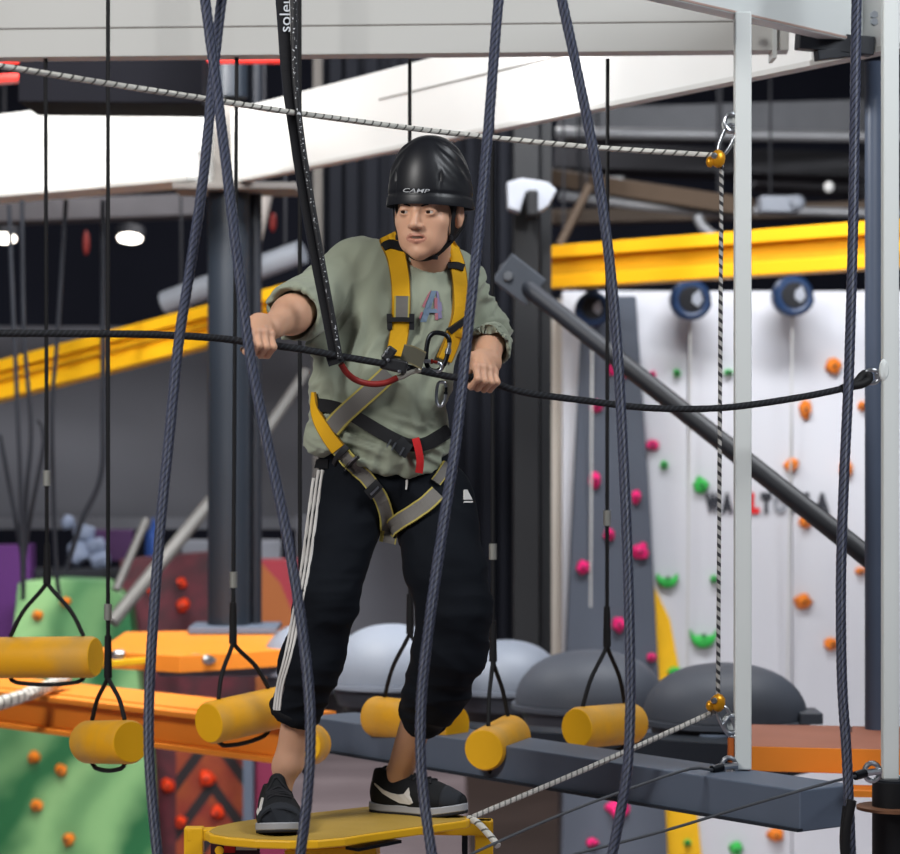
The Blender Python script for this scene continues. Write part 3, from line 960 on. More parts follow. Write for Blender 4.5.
def carabiner(name, c, U, R, h, w, r, label, gate=True, m1=None, m2=None, cat='carabiner'):
    t = thing(name, label, cat, c); U = U.normalized(); R = (R-U*R.dot(U)).normalized(); pts = []
    for k in range(24):
        a = 2*math.pi*k/24; x = math.cos(a); y = math.sin(a)
        pts.append(c+R*w*math.copysign(abs(x)**.7, x)*(1+.18*y)+U*h*math.copysign(abs(y)**.75, y))
    full = spline(pts, .004, True); n = len(full); cut = n//8
    m = MB(); m.tube(full[cut:]+full[:1] if gate else full, r, 10); m.build('frame', m1 or M_steel, t, True)
    if gate:
        m = MB(); m.tube(full[:cut+1], r*.85, 10); m.build('gate', m2 or M_steel, t, True)
        q = full[cut//2]; m = MB(); m.tube([full[0], full[max(1, cut//2)]], r*1.25, 12); m.build('locking_sleeve', m2 or M_steel, t, True)
    return t
X, Z = Vector((1, 0, 0)), Vector((0, 0, 1))
carabiner('carabiner', P(437, 352, 6.93), Vector((.18, 0, 1)), X, .050, .028, .0065, 'big black carabiner standing upright at his chest', m1=M_steel_d, m2=M_steel)
carabiner('carabiner', P(430, 366, 6.92), Vector((1, 0, -.15)), Z, .030, .012, .0052, 'silver carabiner with red sleeve lying above the black hand rope', m1=M_steel, m2=mat('anodised_red', '8e2b22', .35, .6))
carabiner('carabiner', P(441, 394, 6.97), Vector((.1, 0, 1)), X, .032, .012, .0045, 'small silver carabiner hanging below the black hand rope', m1=M_steel, m2=M_steel_d)
# trolley clamp that rides the rope in front of the chest
tro = thing('rope_trolley', 'black trolley clamp with steel pins riding the hand rope at his chest', 'trolley', P(395, 366, 6.87))
ang = Matrix.Rotation(math.radians(13), 3, 'Y')
m = MB(); m.box(P(394, 365, 6.872), (.070, .034, .034), ang); m.build('housing', M_bkl, tro, False, .006)
m = MB(); m.box(P(389, 354, 6.865), (.026, .03, .040), Matrix.Rotation(math.radians(35), 3, 'Y')); m.build('lever', M_bkl, tro, False, .005)
for px, py in ((386.5, 352), (399.5, 371.5), (388, 360)):
    m = MB(); m.lathe(P(px, py, 6.850), [(.0001, .003), (.004, .002), (.005, 0), (.005, -.01)], 12, (0, -1, 0)); m.build('pin', M_steel, tro, True)
m = MB()
sp = [P(402, 353, 6.885), P(412, 355, 6.885), P(424, 361, 6.885)]
fr = spline(sp, .008); vs = []; fs = []; uv = []
for i, p in enumerate(fr):
    w = Vector((-.28, 0, -1)).normalized()*.024
    for a, b in ((-1, 0), (1, 0), (1, 1), (-1, 1)): vs.append(p+w*a+Vector((0, -.006*b, 0)))
for i in range(len(fr)-1):
    for k in range(4):
        l = (k+1) % 4; fs.append((4*i+k, 4*i+l, 4*i+4+l, 4*i+4+k)); uv.append([(0, i*.008), (1, i*.008), (1, i*.008+.008), (0, i*.008+.008)])
fs.append((0, 1, 2, 3)); uv.append([(0, 0)]*4); n = len(fr); fs.append((4*n-4, 4*n-3, 4*n-2, 4*n-1)); uv.append([(0, 0)]*4)
m.add(vs, fs, uv).build('webbing_tab', mat_web('webbing_olive', '4c4a3e', '6b6348', .08), tro)
# red cable sling
te = thing('tether', 'red cable tether looped below the hand rope across his shirt', 'tether', P(370, 380, 6.86))
m = MB(); m.tube(spline([P(341, 364, 6.815), P(347, 373, 6.83), P(357, 380.5, 6.85), P(371, 384, 6.86), P(385, 383, 6.87), P(397, 378, 6.88)], .006), .0082, 12); m.build('cable', mat('red_sleeve', '7c1f1c', .5), te, True)
m = MB(); m.tube(spline([P(396, 378.5, 6.88), P(403, 376, 6.885), P(412, 371.5, 6.89), P(420, 370, 6.90)], .006), .0075, 12); m.build('ferrule', mat('clear_sleeve', 'a9a59b', .3, .3), te, True)
# twin black lanyard coming down from overhead
la = thing('lanyard', 'black twin safety lanyard with white lettering running down to the hand rope', 'lanyard', P(338, 360, 6.80))
def band(path, w, d0, d1, nm, mm):
    pts = spline([Vector((p[0], p[1], 0)) for p in path], 4); n = len(pts); m = MB(); vs = []; fs = []; uv = []; L = 0; prev = None
    for i, p in enumerate(pts):
        d = d0+(d1-d0)*i/(n-1); q = P(p.x, p.y, d)
        a = pts[max(0, i-1)]; b = pts[min(n-1, i+1)]; t = Vector((b.x-a.x, 0, -(b.y-a.y))).normalized(); r = Vector((t.z, 0, -t.x))
        if prev: L += (q-prev).length
        prev = q; ww = (w if not callable(w) else w(i/(n-1)))*d/FPX/2
        for k in range(12):
            th = 2*math.pi*k/12; vs.append(q+r*ww*math.cos(th)+Vector((0, .005*math.sin(th), 0)))
        if i:
            for k in range(12):
                l = (k+1) % 12; o = (i-1)*12
                fs.append((o+k, o+l, o+12+l, o+12+k)); uv.append([(k/12, L-.01), ((k+1)/12, L-.01), ((k+1)/12, L), (k/12, L)])
    fs.append(tuple(range(11, -1, -1))); uv.append([(0, 0)]*12)
    fs.append(tuple((n-1)*12+k for k in range(12))); uv.append([(0, 0)]*12)
    m.add(vs, fs, uv); return m.build(nm, mm, la, True)
def speck(name):
    n = NT(name); uv = n.sep(n.coord('UV')); co = n.coord('Object')
    a = n.noise(co, 160, 2); hit = n.math('GREATER_THAN', a, .63)
    e = n.math('LESS_THAN', n.math('ABSOLUTE', n.math('SUBTRACT', uv[0], .75)), .11)
    f = n.math('MULTIPLY', hit, e)
    return n.done(n.mix(f, lin('101116'), lin('b4b7bd')), .55, 0, .4)
M_l1 = mat_web('lanyard_webbing', '121318', '1c1f28', .1); M_l2 = speck('lanyard_speckled')
b1 = band([(281.5, -12), (284, 30), (287, 80), (294.5, 140), (304, 200), (315, 260), (327, 320), (334.5, 359)], lambda t: 14-5*min(1, t*2.5), 6.78, 6.80, 'band', M_l1)
band([(294, -12), (294.5, 30), (295.5, 80), (302, 140), (311.5, 200), (322, 260), (333, 320), (340, 359)], lambda t: 8.5-2.5*min(1, t*2.5), 6.77, 6.79, 'band', M_l2)
band([(333, 352), (337, 364)], 17, 6.80, 6.80, 'stitched_end', M_l1)
tv, tf = text_mesh('soleu', 17, 0, .02)
m = MB(); m.add([P(286.0-v.y*.95+.3-(14-(v.x))*.03, 14-v.x*1.02, 6.772) for v in tv], tf)
m.build('lettering', mat('lanyard_print', 'c3c8cf', .6), la)

# ------------------------------------------------------------------ yellow swing step
M_py = mat('paint_yellow', 'dca81a', .45, var=.06, scale=5)
M_deck = mat('worn_yellow_deck', 'a98a3c', .7, var=.14, scale=9, bump=.3, bscale=150)
st_ = thing('swing_step', 'yellow swing step platform under the climber', 'platform', P(330, 838, 7.0))
ol = [(205, 832), (208, 829.5), (216, 826), (232, 822.5), (252, 819.5), (372, 806), (400, 806.5), (440, 811), (469, 816.5), (470.5, 819), (466, 820.5), (420, 827), (370, 834), (345, 838), (318, 840.5), (290, 841), (255, 840), (225, 837.5), (210, 835)]
top = [PZ(x, y, ZP) for x, y in ol]
m = MB(); m.prism(top, (0, 0, -.022)); m.build('board', M_py, st_, False, .004)
cen = sum(top, Vector())/len(top)
m = MB(); m.prism([cen+(p-cen)*.965+Vector((0, 0, .0012)) for p in top], (0, 0, -.002)); m.build('anti_slip_mat', M_deck, st_)
m = MB()                                         # right end frame: rail and leg
ZB = ZP-.022
m.beam(PZ(392, 826, ZB-.02), PZ(492, 827, ZB-.02), .06, .04); m.build('rail', M_py, st_, False, .003)
e0 = PZ(492, 827, ZB-.02)
m = MB(); m.beam(e0+Vector((-.022, 0, .02)), e0+Vector((-.022, 0, -.30)), .05, .045, (0, 1, 0)); m.build('leg', M_py, st_, False, .003)
m = MB(); m.beam(e0+Vector((-.075, .0, -.0)), e0+Vector((-.075, .0, -.26)), .016, .016, (0, 1, 0)); m.build('hanger_rod', M_steel_d, st_)
f0 = PZ(196, 830, ZP-.01)
m = MB(); m.beam(f0+Vector((-.005, 0, .008)), f0+Vector((-.005, 0, -.30)), .05, .045, (0, 1, 0)); m.build('leg', M_py, st_, False, .003)
m = MB(); m.beam(f0+Vector((-.025, 0, -.012)), f0+Vector((.14, .03, -.012)), .05, .03); m.build('rail', M_py, st_, False, .003)
m = MB(); m.beam(f0+Vector((.24, .02, -.068)), PZ(378, 850, ZP-.06), .06, .03); m.build('rail', M_py, st_, False, .003)
m = MB(); m.beam(PZ(352, 849, ZP-.035), PZ(395, 840.5, ZP-.03), .05, .008); m.build('grip_pad', M_steel_d, st_)
m = MB(); m.box(f0+Vector((.105, -.01, -.075)), (.13, .006, .10)); sg = m.build('warning_plate', mat('plate_dark', '33131d', .5), st_)
m = MB(); m.box(f0+Vector((.135, -.0142, -.042)), (.055, .002, .018)); m.build('plate_text_band', mat('plate_text', 'a9a6a2', .5), sg)
m = MB(); m.box(f0+Vector((.09, -.0142, -.045)), (.03, .002, .026)); m.build('plate_symbol', mat('plate_red', 'b3201f', .5), sg)
m = MB(); m.lathe(f0+Vector((.063, -.014, -.052)), [(.0001, .0015), (.012, .0015), (.012, 0)], 16, (0, -1, 0)); m.build('plate_symbol', M_py, sg)

# ------------------------------------------------------------------ white safety lines and their orange clips
m = MB(); m.tube(spline([P(-260, 22, 5.7), P(-40, 59, 6.1), P(0, 66, 6.15), P(110, 84, 6.35), P(200, 98, 6.55), P(300, 113.5, 6.8), P(450, 133, 7.2), P(590, 147, 7.32), P(718, 155.5, 7.38)], .012), .0078, 12, lobes=4, depth=.12, pitch=.05)
tag(m.build('safety_line', M_rope_w, None, True), 'pale overhead safety line slanting from the top left to the left white post', 'rope')
m = MB(); m.tube(spline([P(721.5, 163, 7.38), P(720, 400, 7.38), P(718, 699, 7.38)], .012), .0062, 12, lobes=4, depth=.15, pitch=.05)
tag(m.build('safety_line', M_rope_s, None, True), 'speckled vertical safety line running down beside the left white post', 'rope')
m = MB(); m.tube(spline([P(716, 711, 7.38), P(600, 763, 7.30), P(469, 818.5, 7.22)], .012), .0078, 12, lobes=4, depth=.12, pitch=.05)
r_ = m.build('safety_line', M_rope_f, None, True)
tag(r_, 'pale lower line slanting down from the left white post to the yellow step', 'rope')
m = MB(); m.tube(spline([P(469, 818.5, 7.2), P(478, 823, 7.16), P(492, 838, 7.12), P(498, 846, 7.1)], .01), .0095, 10); m.build('loose_tail', M_rope_w, r_, True)
M_or = mat('anodised_orange', 'c98a1a', .35, .5)
def clip(py, up, label, hook_label):
    t = thing('rope_clip', label, 'rope clip', P(719, py, 7.38)); s = -1 if up else 1
    c = P(718, py, 7.36)
    m = MB(); m.blob(c, (.022, .016, .026), None, 2, .15, 3); m.build('body', M_or, t, True)
    m = MB(); m.blob(c+Vector((-.022, 0, -.008)), (.012, .012, .016), None, 2); m.build('cam', M_or, t, True)
    m = MB(); m.lathe(c+Vector((-.012, -.016, .008)), [(.0001, .004), (.007, .003), (.009, 0)], 12, (0, -1, 0)); m.build('pin', M_steel, t, True)
    k = P(727, py+s*19, 7.37)
    carabiner('carabiner', k, Vector((.45 if up else -.45, 0, 1)), X, .045, .016, .0055, hook_label)
clip(159, True, 'orange rope clip at the top of the speckled vertical line', 'silver carabiner linking the upper orange clip to the left white post')
clip(703, False, 'orange rope clip at the foot of the speckled vertical line', 'silver carabiner linking the lower orange clip to the left white post')

# ------------------------------------------------------------------ heavy navy ropes in front of the climber
def navy(path, R, label):
    m = MB(); m.tube(spline([P(*p) for p in path], .008), R, 18, lobes=6, depth=.2, pitch=.11)
    tag(m.build('climbing_rope', M_rope_n, None, True), label, 'rope', None)
navy([(225, -25, 6.2), (218, 30, 6.2), (212, 90, 6.19), (203, 180, 6.17), (190, 270, 6.15), (179, 340, 6.12), (170, 430, 6.1), (161, 520, 6.08), (154, 610, 6.06), (149.5, 690, 6.05), (149, 750, 6.04), (153, 810, 6.03), (160, 880, 6.02)], .0128, 'thick navy rope crossing behind its twin, bowing down the left of the climber')
navy([(202, -25, 6.15), (209, 30, 6.15), (217, 90, 6.15), (228, 180, 6.12), (239, 270, 6.1), (251, 360, 6.08), (267, 440, 6.05), (284, 520, 6.02), (298, 600, 6.0), (308, 680, 5.98), (310.5, 740, 5.97), (307, 800, 5.96), (297, 880, 5.95)], .0128, 'thick navy rope slanting past his trailing leg to the yellow step')
navy([(501, -25, 6.2), (496, 30, 6.2), (489, 120, 6.18), (480, 220, 6.16), (468, 330, 6.13), (456, 440, 6.1), (444, 520, 6.08), (431, 610, 6.06), (422, 690, 6.05), (420.5, 745, 6.04), (424, 800, 6.03), (436, 880, 6.0)], .0128, 'thick navy rope hanging in front of his left hand and leading leg')
navy([(556, -30, 6.2), (563, 5, 6.2), (577, 70, 6.2), (594, 155, 6.2), (607, 240, 6.19), (616, 330, 6.18), (622, 430, 6.17), (627, 540, 6.15), (630, 650, 6.13), (630, 720, 6.12), (626, 780, 6.1), (613, 850, 6.08), (606, 880, 6.07)], .0128, 'thick navy rope hanging just right of the climber before the grey climbing panel')
navy([(857, -25, 6.6), (855, 100, 6.6), (853, 230, 6.6), (849, 370, 6.58), (844, 480, 6.56), (841, 580, 6.55), (842, 680, 6.54), (847, 760, 6.53), (852, 880, 6.52)], .0135, 'thick navy rope hanging before the right white post at the right edge')
m = MB(); m.tube(spline([P(852, 800, 6.5), P(846, 830, 6.5), P(845, 870, 6.5)], .01), .012, 10)
m.tube(spline([P(846, 806, 6.52), P(843, 840, 6.52), P(846, 870, 6.52)], .01), .009, 10)
tag(m.build('rope_splice', M_cord, None, True), 'frayed black splice bound to the bottom of the rightmost navy rope', 'rope splice')
# ================================================================== steel frame of the rope course
M_wht = mat('paint_white', 'd3d3d1', .5, var=.04, scale=3)
M_wht2 = mat('paint_grey_white', 'babab7', .55, var=.05, scale=2)
M_wht3 = mat('post_white', 'c9cdcc', .45, var=.04, scale=3)
M_gsteel = mat('paint_slate', '586272', .5, var=.08, scale=4)
M_dsteel = mat('paint_dark_slate', '1b1e25', .5, var=.08, scale=4)
M_pipe = mat('column_slate', '1e242c', .4, var=.08, scale=4, spec=.4)
M_black = mat('paint_black', '0d0e11', .55, var=.15, scale=5)
M_seam = mat('seam_grey', '77736f', .7)
M_org = mat('paint_orange', 'e2842a', .5, var=.08, scale=4)
M_orgtop = mat('worn_orange_deck', 'a56a55', .7, var=.12, scale=5)
M_cable = mat('cable_grey', '44474c', .5)
M_pipe2 = mat('column_blue_slate', '465062', .4)
M_swage = mat('swage_alu', '9a9a94', .45, .5)

# near beam across the top
m = MB(); a, b = P(-300, 0, 8.36), P(788, 0, 8.13); bz = 3.745
def at(v, z): return Vector((v.x, v.y, z))
m.beam(at(a, bz+.043), at(b, bz+.043), .10, .086)
m.beam(at(a, bz+.27), at(b, bz+.27), .10, .36)
bm_ = m.build('white_beam', M_wht2, None, False, .003)
tag(bm_, 'greyish white steel beam running level along the top of the frame', 'beam')
m = MB(); m.beam(at(a, bz+.088), at(b, bz+.088), .095, .01); m.build('seam', M_seam, bm_)
m = MB(); e = at(P(762, 0, 8.15), 3.80); m.box(e+Vector((.03, -.02, .02)), (.012, .12, .20)); m.build('end_plate', M_wht3, bm_)
m = MB(); m.lathe(P(747, 32, 8.02), [(.0001, .008), (.012, .008), (.014, 0)], 6, (0, -1, 0)); m.build('bolt', M_steel, bm_)

# beam over the right-hand posts, running towards the lens
q0, q1 = at(P(640, 0, 6.98), 3.74), at(P(905, 0, 8.10), 3.74)
bm_ = None
m = MB(); m.beam(q0+Vector((0, .08, .17)), q1+Vector((0, .08, .17)), .06, .33); bm_ = m.build('white_beam', M_wht3, None, False, .003)
tag(bm_, 'white steel beam in the top right corner, over the two white posts', 'beam')
m = MB(); m.beam(q0+Vector((0, .08, .012)), q1+Vector((0, .08, .012)), .064, .006); m.build('bottom_flange', mat('flange_edge', 'a58d84', .6), bm_)
for px, py in ((874, 22), (874, 15)):
    m = MB(); m.lathe(P(px, py, 7.78), [(.0001, .012), (.011, .012), (.013, 0)], 6, (0, -1, 0)); m.build('bolt', M_steel, bm_)
# gusset between them
m = MB(); m.beam(P(797, 40, 7.86), P(872, 47, 7.9), .05, .055); m.beam(P(816, 56, 7.86), P(868, 50, 7.9), .04, .03)
tag(m.build('gusset_plate', M_dsteel, None, False, .003), 'dark gusset plates under the white beam in the top right corner', 'bracket')

# bright beams further back
A0, A1, A2 = P(-330, 203, 15.2), P(225, 183, 12.25), P(880, 54, 7.95)
zb = 3.71
m = MB(); l0, l1 = at(A0, zb+.235), at(P(212, 0, 12.15), zb+.215)
m.beam(l0, l1, .2, .40); lb = m.build('white_beam', M_wht, None, False, .004)
tag(lb, 'brightly lit white beam on the left, meeting the slate column from the left', 'beam')
m = MB(); m.beam(l0+Vector((0, -.03, -.20)), l1+Vector((0, -.03, -.20)), .30, .02); m.build('flange', M_wht2, lb)
m = MB(); m.beam(l0+Vector((0, -.105, -.08)), l1+Vector((0, -.105, -.08)), .012, .012); m.build('seam', M_seam, lb)
m = MB(); r0, r1 = at(P(236, 0, 12.1), zb+.165), at(P(905, 0, 7.8), zb+.165)
m.beam(r0, r1, .05, .33); rb = m.build('white_beam', M_wht, None, False, .004)
tag(rb, 'white beam rising diagonally from the slate column behind his helmet to the right', 'beam')
m = MB(); m.beam(r0+Vector((0, 0, -.158)), r1+Vector((0, 0, -.158)), .06, .016); m.build('flange', M_wht2, rb)
d_ = (r1-r0).normalized(); n_ = d_.cross(Vector((0, 0, 1)))
m = MB(); m.beam(r0+d_*1.5+n_*.026+Vector((0, 0, .05)), r1+n_*.026+Vector((0, 0, .05)), .004, .006); m.build('seam', M_seam, rb)
# slate column standing on the far deck
ct = thing('steel_column', 'round slate grey steel column between the two bright white beams, on the orange deck', 'column', P(229, 632, 12.2))
c0, c1 = P(229, 630, 12.2), P(229, 172, 12.2)
m = MB(); m.cyl(c0, at(c1, zb+.0), .098, None, 32); m.build('shaft', M_pipe, ct, True)
m = MB(); m.cyl(c0+Vector((.115, .08, 0)), at(c1+Vector((.115, .08, 0)), 4.6), .03, None, 16); m.build('drain_pipe', M_dsteel, ct, True)
m = MB(); m.cyl(at(c1, zb+.4), at(c1, 5.0), .085, None, 32); m.build('shaft', M_pipe, ct, True)
m = MB(); m.box(c0+Vector((.03, 0, .01)), (.40, .36, .03)); m.build('base_plate', M_gsteel, ct, False, .004)
m = MB(); m.box(at(c1, zb-.02)+Vector((.04, 0, 0)), (.56, .40, .03)); m.box(at(c1, zb+.18), (.12, .2, .38)); m.build('head_plate', M_seam, ct, False, .004)

# posts on the right
tp = thing('white_post', 'white square post left of the other, where the pale lines end', 'post', P(742.5, 770, 7.38))
pz0 = P(742.5, 769, 7.38); m = MB(); m.beam(pz0, at(pz0, 3.75), .046, .046, (0, 1, 0)); m.build('post_tube', M_wht3, tp, False, .004)
for py, s in ((125, 1), (722, -1)):
    m = MB(); c = P(731, py, 7.38); m.lathe(c, [(.0001, .006), (.022, .006), (.026, 0), (.022, -.006), (.0001, -.006)], 16, (0, -1, 0)); m.build('lug', M_wht3, tp, True)
    m = MB(); m.tube(spline([c+Vector((.018*math.cos(t), -.012, .024*math.sin(t)+.006*s)) for t in [2*math.pi*k/12 for k in range(12)]], .006, True), .006, 8, True); m.build('lug_ring', M_steel, tp, True)
wp = thing('white_post', 'white square post at the right edge holding the end of the black hand rope', 'post', P(890, 778, 7.25))
pz1 = P(890, 779, 7.25); m = MB(); m.beam(pz1, at(pz1, 4.2), .044, .044, (0, 1, 0)); m.build('post_tube', M_wht3, wp, False, .005)
m = MB(); c = P(884, 370, 7.23); m.lathe(c, [(.0001, .004), (.011, .004), (.014, 0), (.012, -.010)], 18, (0, -1, 0), e=(2.2, 1)); m.build('lug', M_wht3, wp, True)
dc = thing('steel_column', 'round slate column half hidden behind the right white post', 'column', P(877, 738, 8.46))
m = MB(); z0 = P(879, 736, 8.46); m.cyl(z0, at(z0, 3.76), .045, None, 24); m.build('shaft', M_pipe2, dc, True)
m = MB(); m.box(z0+Vector((-.01, 0, .01)), (.26, .2, .02)); m.build('base_plate', M_dsteel, dc, False, .003)
for dx in (-.10, .08):
    m = MB(); m.cyl(z0+Vector((dx-.01, -.08, .02)), z0+Vector((dx-.01, -.08, .04)), .014, None, 6); m.build('bolt', M_steel, dc)
# black pipe at the lower right corner
bp = thing('pipe_stub', 'black flanged pipe below the right white post in the lower right corner', 'pipe', P(895, 854, 7.25))
c = P(895, 781, 7.25); m = MB(); m.cyl(at(c, .7), at(c, c.z), .062, None, 32); m.build('pipe', M_black, bp, True)
m = MB(); m.cyl(P(895, 809, 7.25), P(895, 806, 7.25), .105, None, 32); m.build('flange', mat('rusty_flange', '6d4a35', .6), bp, True)
m = MB(); m.cyl(c, c+Vector((0, 0, .006)), .055, None, 32); m.build('pipe_cap', M_dsteel, bp, True)
# lower right edge beam
t0, t1 = PZ(306, 716, 1.648), PZ(800, 790.5, 1.648)
m = MB(); u_ = (t1-t0).normalized(); nb_ = Vector((-u_.y, u_.x, 0)); nb_ = nb_ if nb_.y > 0 else -nb_
m.beam(t0+nb_*.10+Vector((0, 0, -.055)), t1+nb_*.10+Vector((0, 0, -.055)), .2, .11)
eb_ = m.build('edge_beam', M_gsteel, None, False, .004)
tag(eb_, 'slate grey edge beam slanting down to the lower right under the posts', 'beam')
m = MB(); m.beam(t0+Vector((0, -.004, -.104)), t1+Vector((0, -.004, -.104)), .02, .008); m.build('lip', M_pipe, eb_)
# second, farther slate beam under the domes
m = MB(); m.beam(P(296, 727, 10.2), P(800, 760, 8.9), .16, .10)
tag(m.build('edge_beam', M_pipe, None, False, .004), 'slate blue beam carrying the grey domes', 'beam')
# anchors at the feet of the posts with thin cables
def anchor(px, py, d, label, far):
    t = thing('cable_anchor', label, 'anchor', P(px, py, d))
    m = MB(); m.tube(spline([P(px+4, py, d)+Vector((math.cos(k)*.020, 0, math.sin(k)*.024)) for k in [2*math.pi*i/14 for i in range(14)]], .006, True), .007, 8, True); m.build('shackle', M_steel, t, True)
    m = MB(); m.cyl(P(px-3, py+1, d-.01), P(px+13, py-1, d-.01), .009, None, 8); m.build('shackle_pin', M_steel, t, True)
    m = MB(); m.tube([P(px-13, py+4, d-.03), P(px-3, py+1, d-.01)], .012, 10); m.build('cable_sleeve', M_steel_d, t, True)
    m = MB(); m.tube(spline([P(px-12, py+4, d-.03)]+[P(*f) for f in far], .05), .0040, 8); m.build('cable', M_cable, t, True)
anchor(725, 766, 7.36, 'steel shackle and thin cable at the foot of the left white post', [(690, 769, 7.2), (640, 785, 7.1), (560, 815, 6.95), (480, 850, 6.8), (440, 870, 6.7)])
anchor(868, 772, 7.05, 'steel shackle and thin cable at the foot of the right white post', [(820, 785, 6.8), (740, 808, 6.75), (660, 832, 6.7), (560, 858, 6.6), (500, 875, 6.5)])
m = MB(); m.cyl(P(731, 738, 7.37), P(731, 762, 7.37), .010, None, 10)
tag(m.build('turnbuckle', mat('rusty_orange', 'b5602c', .5, .3), None, True), 'orange turnbuckle at the foot of the left white post', 'turnbuckle')

# decks
od = thing('deck_plank', 'orange fronted deck behind the two white posts on the right', 'deck', P(830, 750, 8.3))
def slab(name, pts, th, mtop, mside, par, bev=.003):
    m = MB(); m.prism(pts, (0, 0, -th)); m.mi[0] = 1
    return m.build(name, [mside, mtop], par, False, bev)
zt = 1.64
slab('board', [PZ(751, 746, zt), PZ(915, 750, zt), PZ(915, 727, zt), PZ(740, 724, zt)], .076, M_orgtop, M_org, od)
for px in (818,):
    m = MB(); m.lathe(P(px, 763, 7.98), [(.0001, .004), (.008, .004), (.010, 0)], 6, (0, -1, 0)); m.build('bolt', M_black, od)
m = MB(); m.beam(P(800, 790, 7.9), P(915, 792, 7.9), .14, .018); m.build('lower_strip', M_org, od)
od = thing('deck_plank', 'orange deck under the slate column on the left', 'deck', P(200, 650, 11.6))
slab('board', [PZ(98, 651, 1.66), PZ(180, 656, 1.66), PZ(296, 649, 1.66), PZ(290, 629, 1.66), PZ(125, 632, 1.66)], .07, M_org, M_org, od)
for px, py in ((195, 659), (207, 660), (118, 655)):
    m = MB(); m.blob(P(px, py, 11.0), (.035, .02, .022), None, 2, .3, px); m.build('bolt_cluster', M_steel, od, True)
m = MB(); m.beam(P(160, 668, 11.3), P(300, 668, 11.3), .12, .06)
tag(m.build('edge_beam', M_gsteel, None, False, .004), 'slate beam under the orange deck on the left', 'beam')
ob = thing('orange_beam', 'long orange beam slanting down behind the yellow logs on the left', 'beam', P(100, 700, 10))
o0, o1 = PZ(-20, 690, 1.585), PZ(300, 727, 1.585); o0 = o0-(o1-o0)*.8
m = MB(); m.ibeam(o0+Vector((0, .1, -.065)), o1+Vector((0, .1, -.065)), .16, .14, .02, .06); m.build('web_and_flanges', M_org, ob, False, .003)
m = MB(); m.beam(o0+Vector((0, .3, -.0)), o1+Vector((0, .3, -.0)), .3, .02); m.build('top_plate', M_org, ob)
m = MB(); m.tube(spline([P(-10, 706, 9.7), P(20, 697, 9.8), P(48, 686, 10), P(66, 678, 10.2)], .02), .026, 10, lobes=4, depth=.15, pitch=.1)
tag(m.build('white_rope', M_rope_w, None, True), 'thick white rope lying over the long orange beam on the left', 'rope')
m = MB(); m.beam(P(104, 664, 10.9), P(150, 660, 11), .04, .025); 
tag(m.build('yellow_bar', M_py, None, False, .003), 'small yellow bar before the orange deck on the left', 'bar')

# diagonal brace on the right, struts on the left
sb = thing('diagonal_brace', 'dark diagonal brace crossing the white climbing wall from upper left to lower right', 'brace', P(868, 570, 8.6))
m = MB(); m.cyl(P(505, 270, 10.6), P(884, 570, 8.6), .034, None, 20); m.build('tube', M_dsteel, sb, True)
m = MB(); m.box(P(519, 280, 10.45), (.17, .04, .13), Matrix.Rotation(math.radians(38), 3, 'Y')); m.build('joint_plate', mat('joint_grey', '40454d', .5), sb, False, .005)
for px, py in ((508, 276), (530, 290)):
    m = MB(); m.lathe(P(px, py, 10.42), [(.0001, .012), (.018, .012), (.02, 0)], 6, (0, -1, 0)); m.build('bolt', M_steel, sb)
M_strut = mat('galvanised', '6a6967', .5, .2)
for a, b, r, lb_ in (((112, 622, 13.0), (212, 500, 13.4), .035, 'pale galvanised strut crossing the dark red wall beside the slate column'),
                     ((116, 590, 13.6), (146, 520, 13.8), .022, 'short pale strut above the green climbing wall'),
                     ((250, 455, 13.2), (306, 372, 13.6), .028, 'pale strut before the grey wall, below his outstretched hand')):
    m = MB(); m.cyl(P(*a), P(*b), r, None, 14); tag(m.build('strut', M_strut, None, True), lb_, 'strut')

# yellow beams
M_yb = mat('beam_yellow', 'dc9f10', .5, var=.04)
yb = thing('yellow_beam', 'yellow steel beam across the top of the white climbing wall', 'beam', P(700, 260, 13))
a, b = P(552, 268, 13.6), P(905, 243.5, 12.0)
m = MB(); m.ibeam(a, b, .16, .215, .062, .05); m.build('web_and_flanges', M_yb, yb, False, .004)
m = MB(); m.beam(a+Vector((0, -.02, -.03)), b+Vector((0, -.02, -.03)), .06, .03); m.build('web_shade_strip', mat('web_shade_ochre', 'b98710', .5), yb)  # darker strip between the flanges, web shadow put into the colour
yb = thing('yellow_beam', 'yellow steel beam sloping up from the left edge to the slate column', 'beam', P(100, 357, 14))
a, b = P(-300, 460, 15.34), P(330, 295, 13.4)
m = MB(); m.ibeam(a, b, .14, .205, .06, .05); m.build('web_and_flanges', mat('beam_yellow_lit', 'f0b414', .5, var=.04), yb, False, .004)  # brighter copy of the beam yellow, colour making up for weaker light
m = MB(); m.beam(a+Vector((0, -.02, .0)), b+Vector((0, -.02, .0)), .07, .012); m.build('web_shade_strip', mat('web_shade_ochre', 'b98710', .5), yb)  # thin darker strip, painted shade along the web

